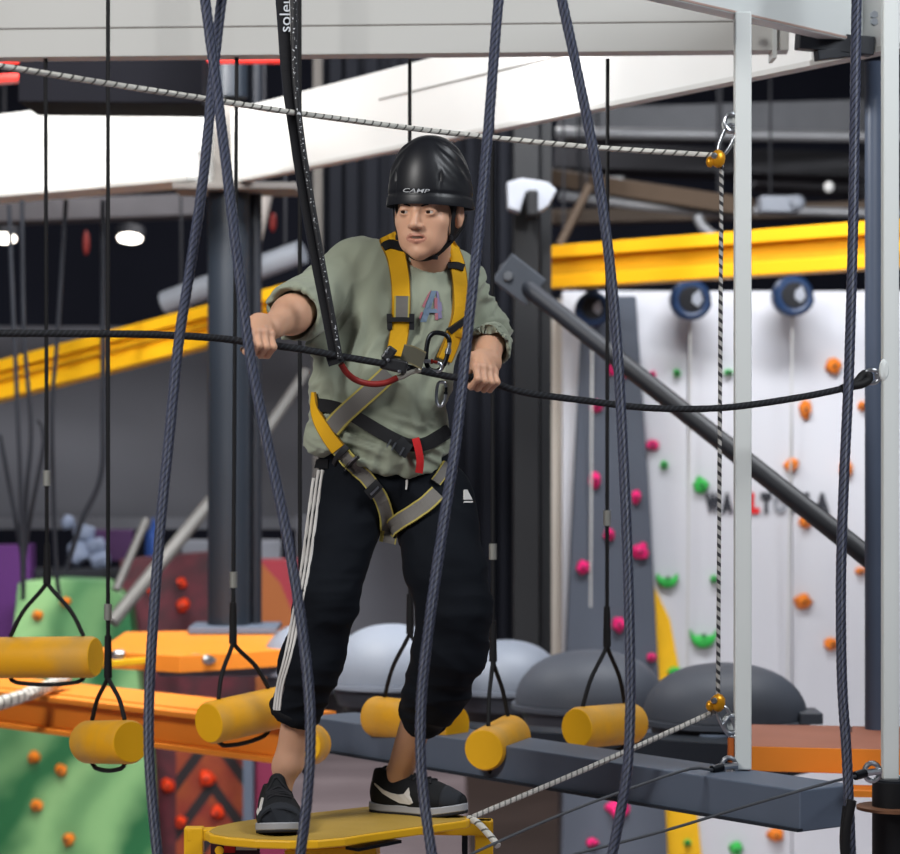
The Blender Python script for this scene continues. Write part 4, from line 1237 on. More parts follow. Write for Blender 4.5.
# ================================================================== swinging logs on cords
def log_mat():
    n = NT('log_yellow'); co = n.coord('Object')
    f = n.noise(co, 7, 4); k = n.math('MULTIPLY_ADD', f, 3.2, -1.25)
    n.bump(n.noise(co, 160, 3), .2, .002)
    return n.done(n.mix(k, lin('e8a614'), lin('c99a4a')), .6, 0, .35)
M_log = log_mat(); M_logend = mat('log_end', 'e5ab14', .55, var=.06)
def swing_log(A, B, apex, topd, xs, swage, label, topz=3.745, r=.0645):
    A, B = P(*A), P(*B); ap = P(*apex); t = thing('swing_log', label, 'log', (A+B)/2, 'yellow logs hung on black cords')
    m = MB(); ax = (B-A).normalized(); L = (B-A).length
    m.lathe(A, [(r*.93, 0), (r, .012), (r, L-.012), (r*.93, L)], 32, ax); m.build('log', M_log, t, True)
    for c, d in ((A, -1), (B, 1)):
        m = MB(); m.lathe(c, [(.0001, .0025), (r*.90, .0025), (r*.92, 0)], 32, ax*d); m.build('end_cap', M_logend, t, True)
    p1, p2 = A.lerp(B, xs[0]), A.lerp(B, xs[1]); up = Vector((0, 0, r)); rr = .0068
    front = Vector((0, -.012, 0))
    m = MB()
    m.tube(spline([ap+Vector((0, 0, .07)), ap, p1.lerp(ap, .45)+(p1-p2).normalized()*.012+up*.6, p1+up*1.02], .012), rr, 10)
    m.tube(spline([ap+Vector((0.004, 0, .07)), ap, p2.lerp(ap, .45)+(p2-p1).normalized()*.012+up*.6, p2+up*1.02], .012), rr, 10)
    m.build('sling', M_cord, t, True)
    m = MB(); m.tube(spline([p1-up*.98, p1-up*1.2+ax*.02, (p1+p2)/2-up*1.32, p2-up*1.2-ax*.02, p2-up*.98], .012), rr, 10); m.build('under_loop', M_cord, t, True)
    top = Vector((ap.x, topd, topz)); 
    m = MB(); m.tube([ap, top], rr*.92, 10); m.build('cord', M_cord, t, True)
    m = MB(); m.cyl(ap+Vector((0, 0, -.005)), ap+Vector((0, 0, .12)), .0125, .010, 12); m.build('splice', M_cord, t, True)
    if swage:
        f = (P(swage[0], swage[1], ap.y).z-ap.z)/(top.z-ap.z); c = ap.lerp(top, f)
        m = MB(); m.cyl(c-Vector((0, 0, .024)), c+Vector((0, 0, .024)), .0115, None, 12); m.build('swage', M_swage, t, True)
swing_log((-45, 658, 8.38), (95, 657, 8.24), (47, 582, 8.3), 8.27, (.40, .92), (47, 478), 'long yellow log cut off by the left edge, hung on a black cord')
swing_log((87, 742, 8.0), (131, 742, 7.78), (108, 676, 7.9), 7.9, (.12, .86), (109, 612), 'yellow log hanging before the green wall, second from the left edge', 4.15)
swing_log((209, 723, 7.98), (285, 706, 8.22), (233, 642, 8.1), 8.24, (.12, .78), (237, 580), 'yellow log hanging just behind his trailing leg on the left')
swing_log((373, 716, 8.48), (457, 726, 8.26), (410, 632, 8.36), 8.3, (.14, .84), None, 'yellow log half hidden behind his leading shin')
swing_log((484, 750, 7.94), (512, 735, 8.20), (493, 660, 8.1), 8.24, (.15, .85), (494, 552), 'yellow log pointing its round end at the camera, right of his leading leg')
swing_log((577, 728, 8.2), (633, 723, 8.42), (607, 645, 8.3), 8.27, (.1, .85), (602, 518), 'yellow log hanging before the grey dome, furthest right of the logs')
swing_log((301, 746, 8.0), (311, 744, 8.22), (300, 668, 7.95), 7.93, (.2, .8), None, 'yellow log almost hidden behind his trailing shin', 4.15)

# ================================================================== grey domes
M_dome = mat('dome_grey', '474b54', .55, var=.06, scale=4, bump=.15, bscale=120)
M_domel = mat('dome_pale', '7f8693', .5, var=.05, scale=4, bump=.15, bscale=120)
M_rimd = mat('dome_rim', '3a3e46', .5)
def dome(px, top, rim, w, d, label, mm, skirt=.07, und=.10):
    c = P(px, rim, d); R = w/2*d/FPX; h = (rim-top)*d/FPX
    t = thing('dome', label, 'dome', c, 'row of rubber domes on the deck')
    prof = []
    for i in range(14):
        a = math.pi/2*i/13; prof.append((max(1e-4, R*math.sin(a)**.9), h*math.cos(a)**.95 if i < 13 else 0))
    m = MB(); m.lathe(c, prof, 40); m.build('shell', mm, t, True)
    m = MB(); m.lathe(c, [(R*.9, .0), (R*1.05, -.004), (R*1.05, -.022), (R*.92, -.028)], 40); m.build('rim', mm, t, True)
    m = MB(); m.lathe(c, [(R*.90, -.022), (R*.90, -.022-skirt*.5), (R*.84, -.024-skirt)], 40); m.build('skirt', M_rimd, t, True)
    m = MB(); m.lathe(c, [(R*.78, -.024-skirt), (R*.62, -.03-skirt-und)], 32); m.build('underside', M_black, t, True)
dome(725, 663, 716, 164, 9.5, 'dark grey dome behind the left white post, furthest right of its row', M_dome)
dome(590, 650, 702, 150, 10.3, 'dark grey dome above the furthest right yellow log', M_dome)
dome(506, 640, 686, 114, 11.0, 'mid grey dome right of his leading knee', mat('dome_mid', '666c77', .5, var=.05))
dome(392, 624, 680, 128, 10.6, 'pale grey dome seen between his legs', M_domel)
dome(312, 622, 668, 102, 11.4, 'pale grey dome behind his trailing knee', M_domel)
m = MB(); m.box(P(808, 716, 9.4), (.08, .2, .04)); tag(m.build('bracket', M_rimd, None, False, .004), 'dark bracket right of the dome behind the left white post', 'bracket')
m = MB(); m.box(P(675, 748, 9.6), (.085, .06, .03)); tag(m.build('yellow_block', M_py, None, False, .004), 'small yellow block under the dome behind the left white post', 'block')
m = MB(); m.blob(P(693, 748, 9.6), (.016, .016, .018), None, 2); tag(m.build('white_ball', M_wht, None, True), 'small white ball beside the yellow block under the dome', 'knob')
m = MB(); m.cyl(P(714, 735, 9.2), P(714, 768, 9.2), .05, None, 16); tag(m.build('support_leg', M_gsteel, None, True), 'short slate support under the dome behind the left white post', 'support')
# ================================================================== the white climbing wall
M_wall = mat('wall_panel_white', 'c6c7cd', .6, var=.02, scale=1)
M_wallside = mat('wall_side', 'b3aca2', .6, var=.04)
M_gpan = mat('panel_slate', '4d535e', .6, var=.06, scale=2)
DW = 14.0
xs = [P(px, 0, DW).x for px in (562, 688, 792, 925)]; zt_ = P(0, 291, DW).z
m = MB()
for i in range(3):
    x0, x1 = xs[i]+.003, xs[i+1]-.003
    m.box(((x0+x1)/2, DW+.06, zt_/2), (x1-x0, .12, zt_))
struct(m.build('wall_right', M_wall, None, False, .003))
zl = P(0, 745, DW).z; m = MB(); m.box((P(566, 0, DW).x, DW+.2, (zt_-.04+zl)/2), (.15, .18, zt_-.04-zl)); struct(m.build('trim_1', M_wallside))
m = MB(); x0, x1 = xs[0], xs[3]; m.box(((x0+x1)/2, DW+.3, zt_/2), (x1-x0, .36, zt_-.01)); struct(m.build('wall_core', M_black))
D2 = 13.86
gp = [P(583, 296, D2), P(636, 296, D2), P(651, 520, D2), P(668, 854, D2), P(672, 920, D2), P(560, 920, D2), P(566, 650, D2)]
m = MB(); m.prism(gp, (0, .138, 0)); tag(m.build('climbing_wall', M_gpan, None, False, .01), 'tapering slate grey climbing panel with pink holds', 'climbing panel')
m = MB(); m.prism([P(x, y, 13.975) for x, y in ((653, 585), (658, 594), (670, 620), (679, 668), (690, 760), (698, 820), (702, 860), (706, 920), (660, 920), (660, 700))], (0, .03, 0))
tag(m.build('painted_band', mat('band_yellow', 'eeb61a', .6), None), 'yellow curved band on the white wall, along the slate panel', 'painted band')
# lettering on the wall
wt = thing('wall_sign', 'black and red lettering on the white climbing wall behind the brace', 'sign', P(767, 503, 13.99))
M_ltk = mat('letter_black', '2d2f36', .6); M_ltr = mat('letter_red', 'd2262a', .6); M_ltg = mat('letter_grey', '8d9097', .6)
for ch, px, w, mm in (('W', 712.5, 15, M_ltk), ('A', 727, 12, M_ltk), ('L', 741.5, 10, M_ltr), ('L', 754.5, 10, M_ltr), ('T', 766, 11, M_ltk), ('O', 780, 14, M_ltg), ('P', 795, 11, M_ltk), ('I', 806.5, 5, M_ltk), ('A', 822, 15, M_ltk)):
    tv, tf = text_mesh(ch, 1.0, 0, .07)
    ax, bx = min(v.x for v in tv), max(v.x for v in tv); ay, by = min(v.y for v in tv), max(v.y for v in tv); m = MB()
    m.add([P(px+((v.x-ax)/(bx-ax)-.5)*w, 503-((v.y-ay)/(by-ay)-.5)*21, 13.990) for v in tv], tf)
    o = m.build('letter', mm, wt); so = o.modifiers.new('s', 'SOLIDIFY'); so.thickness = .012
# automatic belay drums at the head of the wall
M_bb, M_bu, M_bw = mat('belay_black', '15161b', .4), mat('belay_blue', '1d3252', .4), mat('belay_white', '8f939c', .5)
for px, py, r, lb_ in ((690, 300, 20, 'blue and black belay drum at the wall top, left of the left white post'), (792, 296, 20, 'blue and black belay drum at the wall top, right of the left white post'), (592, 309, 17, 'blue and black belay drum at the top of the slate panel')):
    c = P(px, py, 13.72); R = r*13.7/FPX; t = thing('belay_drum', lb_, 'belay device', c)
    m = MB(); m.lathe(c, [(R*.8, .10), (R, .07), (R, -.07), (R*.8, -.13)], 32, (0, -1, 0)); m.build('casing', M_bu, t, True)
    m = MB(); m.lathe(c, [(.0001, .108), (R*.62, .108), (R*.66, .098)], 28, (0, -1, 0)); m.build('face_plate', M_bb, t, True)
    m = MB(); q = c+Vector((0, -.112, 0)); m.prism([q+Vector((R*math.cos(a)*f, 0, R*math.sin(a)*f)) for a, f in ((-.9, .5), (-.1, .55), (.9, .6), (1.4, .2), (-1.6, .15))], (0, .01, 0)); m.build('face_mark', M_bw, t)
    m = MB(); m.tube([c+Vector((R*math.cos(a)*.84, -.085, R*math.sin(a)*.84)) for a in [math.pi*(1.05+.9*i/10) for i in range(11)]], .022, 8); m.build('guard', M_bu, t, True)
    m = MB(); e = c+Vector((0, -.02, -R)); m.beam(e, Vector((e.x, DW-.01, .5)), .010, .003); m.build('strap', M_wht2, t)
    m = MB(); m.box(c+Vector((0, .05, R*.9)), (.06, .12, .12)); m.build('hanger', M_black, t)
# holds
M_hp, M_hg, M_ho = mat('hold_pink', 'e0246f', .5), mat('hold_green', '35b44c', .5), mat('hold_orange', 'e07a1e', .5)
HN = 0
def hold(px, py, rx, ry, mm, label, grp, d=DW, sh='b'):
    global HN; HN += 1
    k = d/FPX; c = P(px, py, d); m = MB()
    if sh == 'c':                      # crescent jug
        pts = [c+Vector((math.cos(a)*rx*k, -.02, -math.sin(a)*ry*k*1.3+ry*k*.5)) for a in [math.pi*(i/10) for i in range(11)]]
        n = len(pts); m.tube(spline(pts, .01), [max(.006, ry*k*.75*math.sin(math.pi*min(1, max(0, i/(len(spline(pts, .01))-1))))) for i in range(len(spline(pts, .01)))], 12)
    else:
        m.blob(c, (rx*k, .05+.3*rx*k, ry*k), Matrix.Rotation(HN*1.3, 3, 'Y') if sh == 'b' and rx == ry else None, 3, .35, HN*2.7)
    o = m.build('climbing_hold', mm, None, True); tag(o, label, 'climbing hold', grp)
    m = MB(); m.lathe(c+Vector((0, -.05-.28*rx*k, 0)), [(.0001, .008), (.008, .008), (.010, -.01)], 8, (0, -1, 0)); m.build('bolt', M_dsteel, o)
gpk, ggr, gor = 'pink holds on the right', 'green holds on the white wall', 'orange holds on the white wall'
for px, py, rx, ry, s in (
    (613, 368, 5, 8, 'pink hold high on the slate panel, above the black hand rope'),
    (625, 374, 4, 4, 'small pink hold hugging the navy rope near the top of the slate panel'),
    (596, 406, 6, 6, 'pink hold level with the black hand rope on the slate panel'),
    (595, 480, 6, 8, 'pink hold on the left side of the slate panel, level with the green disc'),
    (636, 497, 5, 7, 'pink hold on the right side of the slate panel, level with the wall lettering'),
    (609, 534, 6, 6, 'pink hold in the middle of the slate panel, just below the cord swage'),
    (640, 551, 9, 8, 'large pink hold beside the navy rope on the slate panel'),
    (583, 567, 7, 7, 'pink hold at the left margin of the slate panel'),
    (619, 624, 7, 8, 'pink hold just above the dome on the slate panel'),
    (651, 657, 5, 4, 'small pink hold peeping over the dome at the right margin of the slate panel'),
    (618, 809, 11, 9, 'pink hold on the slate panel below the edge beam'),
    (592, 842, 6, 4, 'small pink hold on the slate panel at the bottom of the picture')):
    hold(px, py, rx, ry, M_hp, s, gpk, D2)
hold(652, 375, 4, 4, M_hp, 'small pink hold at the left of the white wall, near the green one', gpk)
hold(652, 445, 8, 5, M_hp, 'pink hold on the white wall beside the slate panel', gpk)
for px, py, rx, ry, sh, s in (
    (677, 373, 4, 4, 'b', 'small green hold high on the white wall, left of the vertical line'),
    (728, 372, 5, 3, 'b', 'small green hold high on the white wall, touching the left white post'),
    (664, 465, 4, 4, 'b', 'small green hold left of the large green disc'),
    (701, 485, 8, 8, 'b', 'large round green hold at the upper left of the wall lettering'),
    (667, 577, 10, 7, 'c', 'green crescent hold beside the yellow band'),
    (714, 579, 4, 4, 'b', 'tiny green hold between the two green crescents'),
    (703, 634, 13, 9, 'c', 'wide green crescent hold above the dome'),
    (674, 671, 7, 5, 'b', 'green hold at the foot of the yellow band, behind the dome'),
    (736, 848, 7, 7, 'b', 'green hold on the white wall at the very bottom of the picture'),
    (687, 842, 4, 4, 'b', 'small green hold on the yellow band below the edge beam')):
    hold(px, py, rx, ry, M_hg, s, ggr, DW-.01, sh)
for px, py, rx, ry, s in (
    (833, 366, 8, 8, 'orange hold highest on the white wall, right side'),
    (805, 409, 6, 10, 'tall orange hold just below the black hand rope'),
    (862, 406, 5, 5, 'small orange hold between the navy rope and the right white post'),
    (791, 465, 8, 7, 'orange hold above the wall lettering'),
    (846, 469, 7, 8, 'orange hold partly behind the navy rope, right of the lettering'),
    (805, 522, 7, 6, 'orange hold just below the lettering, touching the brace'),
    (836, 527, 4, 4, 'small orange hold peeping over the brace'),
    (860, 571, 5, 4, 'orange hold under the lower end of the brace'),
    (803, 601, 9, 7, 'orange hold in the empty middle of the white wall'),
    (831, 644, 7, 6, 'orange hold low on the white wall beside the navy rope'),
    (775, 834, 9, 7, 'orange hold on the white wall below the edge beam')):
    hold(px, py, rx, ry, M_ho, s, gor)

# ================================================================== painted walls low on the left
def marble():
    n = NT('painted_green'); co = n.coord('Object'); o = n.sep(co)
    nz = n.noise(co, 1.3, 3)
    a = n.math('ADD', n.math('MULTIPLY', o[0], 1.0), n.math('MULTIPLY', o[2], -.62))
    a = n.math('ADD', a, n.math('MULTIPLY', nz, .9))
    w = n.math('SINE', n.math('MULTIPLY', a, 15.0))
    w2 = n.math('SINE', n.math('MULTIPLY', a, 6.1))
    f = n.math('MULTIPLY_ADD', w, .30, n.math('MULTIPLY_ADD', w2, .30, .46))
    return n.done(n.mix(f, lin('145f33'), lin('86b478')), .6)
M_green = marble()
gw = [P(18, 583, 14.5), P(60, 579, 14.5), P(106, 581, 14.5), P(128, 600, 14.5), P(136, 660, 14.5), P(150, 760, 14.5), P(158, 925, 14.5), P(-30, 925, 14.5), P(-30, 705, 14.5), P(12, 640, 14.5)]
m = MB(); m.prism(gw, (0, .25, 0)); tag(m.build('climbing_wall', M_green, None, False, .01), 'green marbled climbing wall with orange holds at the left', 'climbing wall')
m = MB(); m.prism([P(-300, 552, 14.9), P(30, 545, 14.9), P(34, 925, 14.9), P(-300, 925, 14.9)], (0, .2, 0)); tag(m.build('climbing_wall', mat('painted_purple', '4f2162', .6), None), 'purple wall at the left edge behind the green one', 'climbing wall')
for px, py, r, s in ((38, 615, 5, 'orange hold in the upper green patch, between the sling arms'), (66, 602, 5, 'orange hold in the upper green patch, right of the sling'), (58, 721, 6, 'orange hold highest on the lower green wall'), (34, 757, 6, 'orange hold furthest left among the lower five'), (62, 770, 6, 'orange hold below the log on the green wall, middle of the five'),
                     (37, 805, 6, 'orange hold second from the bottom of the green wall'), (69, 839, 6, 'orange hold lowest on the green wall')):
    hold(px, py, r, r, M_ho, s, 'orange holds on the green wall', 14.5)
def chev():
    n = NT('painted_chevrons'); co = n.coord('Object'); o = n.sep(co)
    x0 = P(212, 0, 14.8).x
    v = n.math('ADD', o[2], n.math('MULTIPLY', n.math('ABSOLUTE', n.math('SUBTRACT', o[0], x0)), 1.35))
    ph = n.math('FRACT', n.math('MULTIPLY', v, 3.6))
    blk = n.math('LESS_THAN', ph, .34)
    f = n.math('MULTIPLY_ADD', n.noise(co, 6, 3), 2.2, -.6)
    c = n.mix(f, lin('7a1d1a'), lin('9a4a1a'))
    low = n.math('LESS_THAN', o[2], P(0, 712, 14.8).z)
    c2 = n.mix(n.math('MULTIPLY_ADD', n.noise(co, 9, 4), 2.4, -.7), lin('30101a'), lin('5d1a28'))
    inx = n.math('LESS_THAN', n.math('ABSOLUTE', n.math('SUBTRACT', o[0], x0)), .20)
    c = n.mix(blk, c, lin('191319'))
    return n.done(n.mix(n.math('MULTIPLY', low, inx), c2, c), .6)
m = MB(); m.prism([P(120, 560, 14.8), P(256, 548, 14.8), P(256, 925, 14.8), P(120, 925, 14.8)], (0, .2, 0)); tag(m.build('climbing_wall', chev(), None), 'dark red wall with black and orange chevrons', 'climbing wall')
m = MB(); m.prism([P(243, 700, 14.6), P(253, 700, 14.6), P(253, 925, 14.6), P(243, 925, 14.6)], (0, .1, 0)); tag(m.build('wall_post', M_gsteel, None), 'slate post between the chevron wall and the magenta wall', 'post')
def patches():
    n = NT('painted_magenta'); co = n.coord('Object'); o = n.sep(co)
    v = n.node('ShaderNodeTexVoronoi'); n.link(co, v.inputs['Vector']); v.inputs['Scale'].default_value = 3.2
    g = n.sep(v.outputs['Color'])
    c = n.mix(n.math('GREATER_THAN', g[0], .5), lin('6d1738'), lin('93501b'))
    c = n.mix(n.math('GREATER_THAN', g[1], .6), c, lin('8f2130'))
    c = n.mix(n.math('LESS_THAN', o[2], P(0, 700, 14.7).z), c, lin('77183f'))
    return n.done(c, .6)
m = MB(); m.prism([P(256, 560, 14.7), P(300, 560, 14.7), P(282, 925, 14.7), P(256, 925, 14.7)], (0, .2, 0)); tag(m.build('climbing_wall', patches(), None), 'magenta and orange patchwork wall behind his trailing leg', 'climbing wall')
M_hr = mat('hold_red', 'e8421c', .5)
for px, py, r, s in ((183, 605, 7, 'red hold beside the pale strut on the dark red wall'), (182, 583, 5, 'red hold highest on the dark red wall'), (152, 592, 4, 'red hold behind the navy rope on the dark red wall'), (203, 628, 5, 'red hold left of the column foot'),
                     (168, 785, 7, 'red hold left of the chevrons'), (181, 822, 6, 'red hold lowest, beside the yellow step'), (207, 778, 8, 'red hold inside the upper chevron'), (218, 812, 7, 'red hold inside the lower chevron')):
    hold(px, py, r, r, M_hr, s, 'red holds on the dark red wall', 14.8)
m = MB()
for px, py, rx, ry in ((68, 522, 7, 8), (84, 533, 12, 9), (95, 545, 11, 8), (78, 552, 12, 12), (100, 560, 12, 9)): m.blob(P(px, py, 15.3), (rx*.0058, .06, ry*.0058), None, 2, .4, px)
tag(m.build('equipment_bundle', mat('pale_blue_cloth', '8f9bb5', .6, var=.4, scale=4), None, True), 'pale blue and white bundle of gear above the green wall', 'gear bundle')
m = MB(); m.blob(P(153, 548, 15.2), (.045, .05, .16), None, 2, .3, 4); tag(m.build('blue_bag', mat('blue_cloth', '2e4f96', .6), None, True), 'blue bag hanging left of the pale strut', 'bag')
m = MB(); m.beam(P(-300, 572, 15.2), P(150, 572, 15.2), .3, .04); [m.beam(P(x, 575, 15.2), at(P(x, 575, 15.2), 0), .06, .06, (0, 1, 0)) for x in (-10, 140)]; tag(m.build('rail', M_dsteel, None), 'dark rail above the green wall', 'rail')
m = MB(); m.box(P(112, 545, 15.4), (.25, .1, .18)); tag(m.build('dark_crate', mat('crate_purple', '43244f', .6), None, False, .01), 'dark purple crate beside the pale bundle of gear', 'crate')
for px in (150, 268):
    m = MB(); q = P(px+50 if px < 200 else px, 540, 16.2); m.box(Vector((q.x, q.y, q.z/2)), (.22 if px < 200 else .16, .1, q.z)); tag(m.build('locker_box', mat('box_grey', '7a7d86', .6), None, False, .01), 'grey box under the grey wall, %s the slate column' % ('left of' if px < 200 else 'right of'), 'box')
# loose cords hanging far left
for i, (pts, s) in enumerate((
    ([(9, 205), (14, 330), (20, 470), (23, 590)], 'furthest left of the thin dark cords before the grey wall'),
    ([(22, 200), (24, 330), (31, 430), (26, 500), (23, 600)], 'thin dark cord bending left above the pale bundle'),
    ([(38, 420), (44, 440), (30, 520), (24, 560)], 'short thin dark cord crossing its neighbours'),
    ([(0, 435), (12, 500), (23, 560)], 'thin dark cord running in from the left edge'),
    ([(66, 200), (58, 330), (52, 420), (56, 560), (60, 600)], 'thin dark cord just right of the log cord'),
    ([(103, 200), (103, 400), (101, 475), (82, 520), (66, 570)], 'dark cord kinked towards the pale bundle'))):
    m = MB(); m.tube(spline([P(x, y, 12.6+.1*i) for x, y in pts], .04), .014 if i == 5 else .011, 8)
    tag(m.build('loose_cord', M_dsteel, None, True), s, 'cord', 'loose cords on the left')

# ================================================================== hall shell
M_dark = mat('hall_dark', '1d1f29', .8, var=.25, scale=1, spec=.08)
M_dk2 = mat('hall_charcoal', '14161d', .6, var=.2, scale=1.2, spec=.08)
M_gwall = mat('wall_grey', '5b5c63', .75, var=.06, scale=.8)
def planks():
    n = NT('floor_boards'); co = n.coord('Object'); o = n.sep(co)
    row = n.math('FLOOR', n.math('MULTIPLY', o[1], 3.2)); fr = n.math('FRACT', n.math('MULTIPLY', o[1], 3.2))
    w = n.node('ShaderNodeTexWhiteNoise', noise_dimensions='1D'); n.link(row, w.inputs['W'])
    nz = n.noise(co, 3, 4)
    c = n.mix(n.math('MULTIPLY_ADD', w.outputs['Value'], .6, n.math('MULTIPLY', nz, .4)), lin('94858a'), lin('b8a9ad'))
    c = n.mix(n.math('LESS_THAN', fr, .04), c, lin('6d6064'))
    return n.done(c, .5)
m = MB(); m.box((0, 14, -.05), (16, 26, .1)); struct(m.build('floor', planks()))
m = MB(); m.box((P(466, 0, 19).x+2.0, 18.6, .02), (4.0, 7.5, .04)); tag(m.build('floor_mat', mat('mat_brown', '4a3d39', .7, var=.25, scale=2), None), 'brown mat on the floor right of the pinkish boards', 'mat')
m = MB(); m.box((0, 23.5, 3), (18, .2, 6.4)); struct(m.build('wall_back', M_dark))
m = MB(); m.box((0, 16, 6.1), (18, 16, .2)); struct(m.build('ceiling', M_dark))
m = MB(); x0, x1 = P(-420, 0, 17).x, P(432, 0, 17).x; z0, z1 = P(0, 528, 17).z, P(0, 326, 17).z
m.box(((x0+x1)/2, 17.1, (z0+z1)/2), (x1-x0, .2, z1-z0)); struct(m.build('wall_left', M_gwall))
m = MB(); m.box(((x0+x1)/2, 16.98, z0+.03), (x1-x0, .06, .07)); struct(m.build('trim_2', mat('trim_pale', '6e7078', .6)))
m = MB(); x0, x1 = P(296, 0, 16).x, P(440, 0, 16).x; m.box(((x0+x1)/2, 16.1, P(0, 600, 16).z), (x1-x0, .2, 1.0)); struct(m.build('wall_partition', M_gwall))
# black ribbed wall in the middle
m = MB(); DB = 15.0; x0, x1 = P(312, 0, DB).x, P(552, 0, DB).x; zz = 5.6
xx0 = P(430, 0, DB).x
m.box(((x0+x1)/2, DB+.06, (P(0, 330, DB).z+zz)/2), (x1-x0, .1, zz-P(0, 330, DB).z))
zl = P(0, 700, DB).z; m.box(((xx0+x1)/2, DB+.06, (zl+P(0, 330, DB).z)/2), (x1-xx0, .1, P(0, 330, DB).z-zl))
for px in (320, 336, 352, 372, 394, 418, 436, 452, 470, 488, 503, 520, 535, 547):
    lo = P(0, 330, DB).z if px < 430 else zl
    m.box((P(px, 0, DB).x, DB-.02, (lo+zz)/2), (.045 if px % 4 else .07, .08, zz-lo))
struct(m.build('wall_middle', M_dk2, None, False, .004))
m = MB(); m.beam(P(318, 480, 14.9), at(P(318, 100, 14.9), 5.0), .05, .05, (0, 1, 0)); struct(m.build('trim_3', mat('trim_grey', '5a5652', .6)))
# black upright with a white fixture beside his head
up_ = thing('upright', 'black upright right of his head, carrying a white fixture', 'post', P(525, 640, 12.5))
m = MB(); m.beam(P(526, 660, 12.5), at(P(526, 60, 12.5), 5.2), .12, .12, (0, 1, 0)); m.build('post_tube', M_black, up_, False, .005)
m = MB(); m.beam(P(546, 660, 12.6), at(P(546, 60, 12.6), 5.2), .05, .05, (0, 1, 0)); m.build('cable_duct', M_black, up_)
fx = thing('fixture', 'white hooded fixture on the black upright right of his head', 'fixture', P(530, 195, 12.2))
m = MB(); m.prism([P(x, y, 12.2) for x, y in ((507, 182), (522, 178), (548, 182), (557, 190), (548, 206), (538, 212), (526, 192), (520, 212), (508, 208))], (0, .18, 0)); m.build('hood', mat('fixture_white', '8b8e95', .4), fx, False, .006)
m = MB(); m.box(P(532, 204, 12.22), (.05, .14, .12)); m.build('fixture_body', M_black, fx, False, .01)
# services under the roof on the right
M_duct = mat('duct_grey', '4b4c50', .5, .3, var=.15); M_ductd = mat('duct_dark', '27282d', .6); M_pp = mat('pipe_pale', '8c8d90', .45, .4); M_brn = mat('beam_brown', '54463a', .6)
def rods(o, a, b):
    a, b = P(*a), P(*b)
    if min(a.z, b.z) < 3.2: return
    for t in (.12, .88):
        q = a.lerp(b, t); m = MB(); m.cyl(q, at(q, 6.0), .008, None, 6); m.build('hanger_rod', M_ductd, o)
def bar(name, a, b, w, h, mm, s, cat): 
    m = MB(); m.beam(P(*a), P(*b), w, h); o = tag(m.build(name, mm, None, False, .006), s, cat); rods(o, a, b); return o
def pipe(name, a, b, r, mm, s, cat):
    m = MB(); m.cyl(P(*a), P(*b), r, None, 16); o = tag(m.build(name, mm, None, True), s, cat); rods(o, a, b); return o
bar('air_duct', (560, 128, 17), (905, 118, 17), .5, .20, M_duct, 'grey air duct under the roof above the safety line on the right', 'duct')
pipe('service_pipe', (556, 133, 16.6), (905, 137, 16.6), .035, M_pp, 'pale pipe under the roof running along the grey air duct', 'pipe')
bar('air_duct', (560, 160, 18), (905, 170, 17.6), .6, .16, M_ductd, 'dark duct below the pale pipe on the right', 'duct')
bar('roof_beam', (556, 178, 16), (745, 206, 15.2), .2, .10, M_brn, 'brown roof beam slanting down left of the left white post', 'beam')
pipe('service_pipe', (560, 196, 15.8), (740, 216, 15.4), .03, M_pp, 'pale pipe slanting below the brown roof beam', 'pipe')
bar('roof_beam', (552, 218, 17), (905, 208, 17), .2, .09, M_brn, 'brown roof beam just above the yellow beam on the right', 'beam')
bar('air_duct', (752, 176, 18.5), (905, 188, 18.5), .5, .17, M_duct, 'grey duct between the two white posts', 'duct')
pipe('service_pipe', (752, 210, 16), (905, 214, 16), .028, M_pp, 'thin pale pipe between the two white posts', 'pipe')
pipe('service_pipe', (560, 245, 14.8), (590, 185, 14.8), .025, M_brn, 'short brown pipe slanting up left of the navy rope', 'pipe')
m = MB(); m.box(P(778, 205, 15.5), (.22, .2, .09)); m.blob(P(797, 203, 15.4), (.05, .06, .05), None, 2); tag(m.build('motor_unit', mat('motor_grey', '8a8f99', .5), None, True), 'pale grey motor unit between the two white posts', 'motor')
m = MB(); m.blob(P(829, 187, 15.5), (.03, .03, .035), None, 2); tag(m.build('sensor', M_wht, None, True), 'small white sensor under the roof between the posts', 'sensor')
m = MB(); m.tube(spline([P(697, 215, 15), P(702, 226, 15), P(710, 233, 15), P(717, 237, 15)], .03), .03, 10); tag(m.build('hose', M_pp, None, True), 'short pale hose just above the yellow beam, left of the speckled line', 'hose')
m = MB(); m.box(P(615, 182, 16), (.10, .1, .06)); tag(m.build('junction_box', M_pp, None, False, .01), 'pale junction box on the brown roof beam behind the navy rope', 'box')
# services on the left
dd = bar('air_duct', (28, 84, 11.2), (208, 86, 11.2), .5, .21, mat('duct_slate', '141418', .8, spec=.03), 'dark grey air duct under the white beam at the upper left', 'duct')
pipe('red_pipe', (-20, 62, 11.75), (290, 60, 11.6), .016, mat('pipe_red', 'd0281f', .5), 'long red pipe just below the white beam at the upper left', 'pipe')
bar('red_bar', (-30, 82, 12), (34, 77, 12), .08, .036, mat('pipe_red', 'd0281f', .5), 'short red bar at the left edge below the white safety line', 'bar')
m = MB(); m.blob(P(86, 243, 17), (.02, .02, .08), None, 2); tag(m.build('red_tag', mat('tag_red', '7a2420', .5), None, True), 'small red tag hanging in the dark left of the lamp', 'tag')
m = MB(); m.blob(P(273, 222, 16), (.02, .02, .06), None, 2); tag(m.build('red_tag', mat('tag_red', '7a2420', .5), None, True), 'small red tag hanging right of the slate column', 'tag')
pipe('foil_duct', (165, 303, 14.5), (302, 252, 14.2), .065, mat('foil', '8d929b', .4, .2), 'crinkled silvery duct behind the slate column', 'duct')
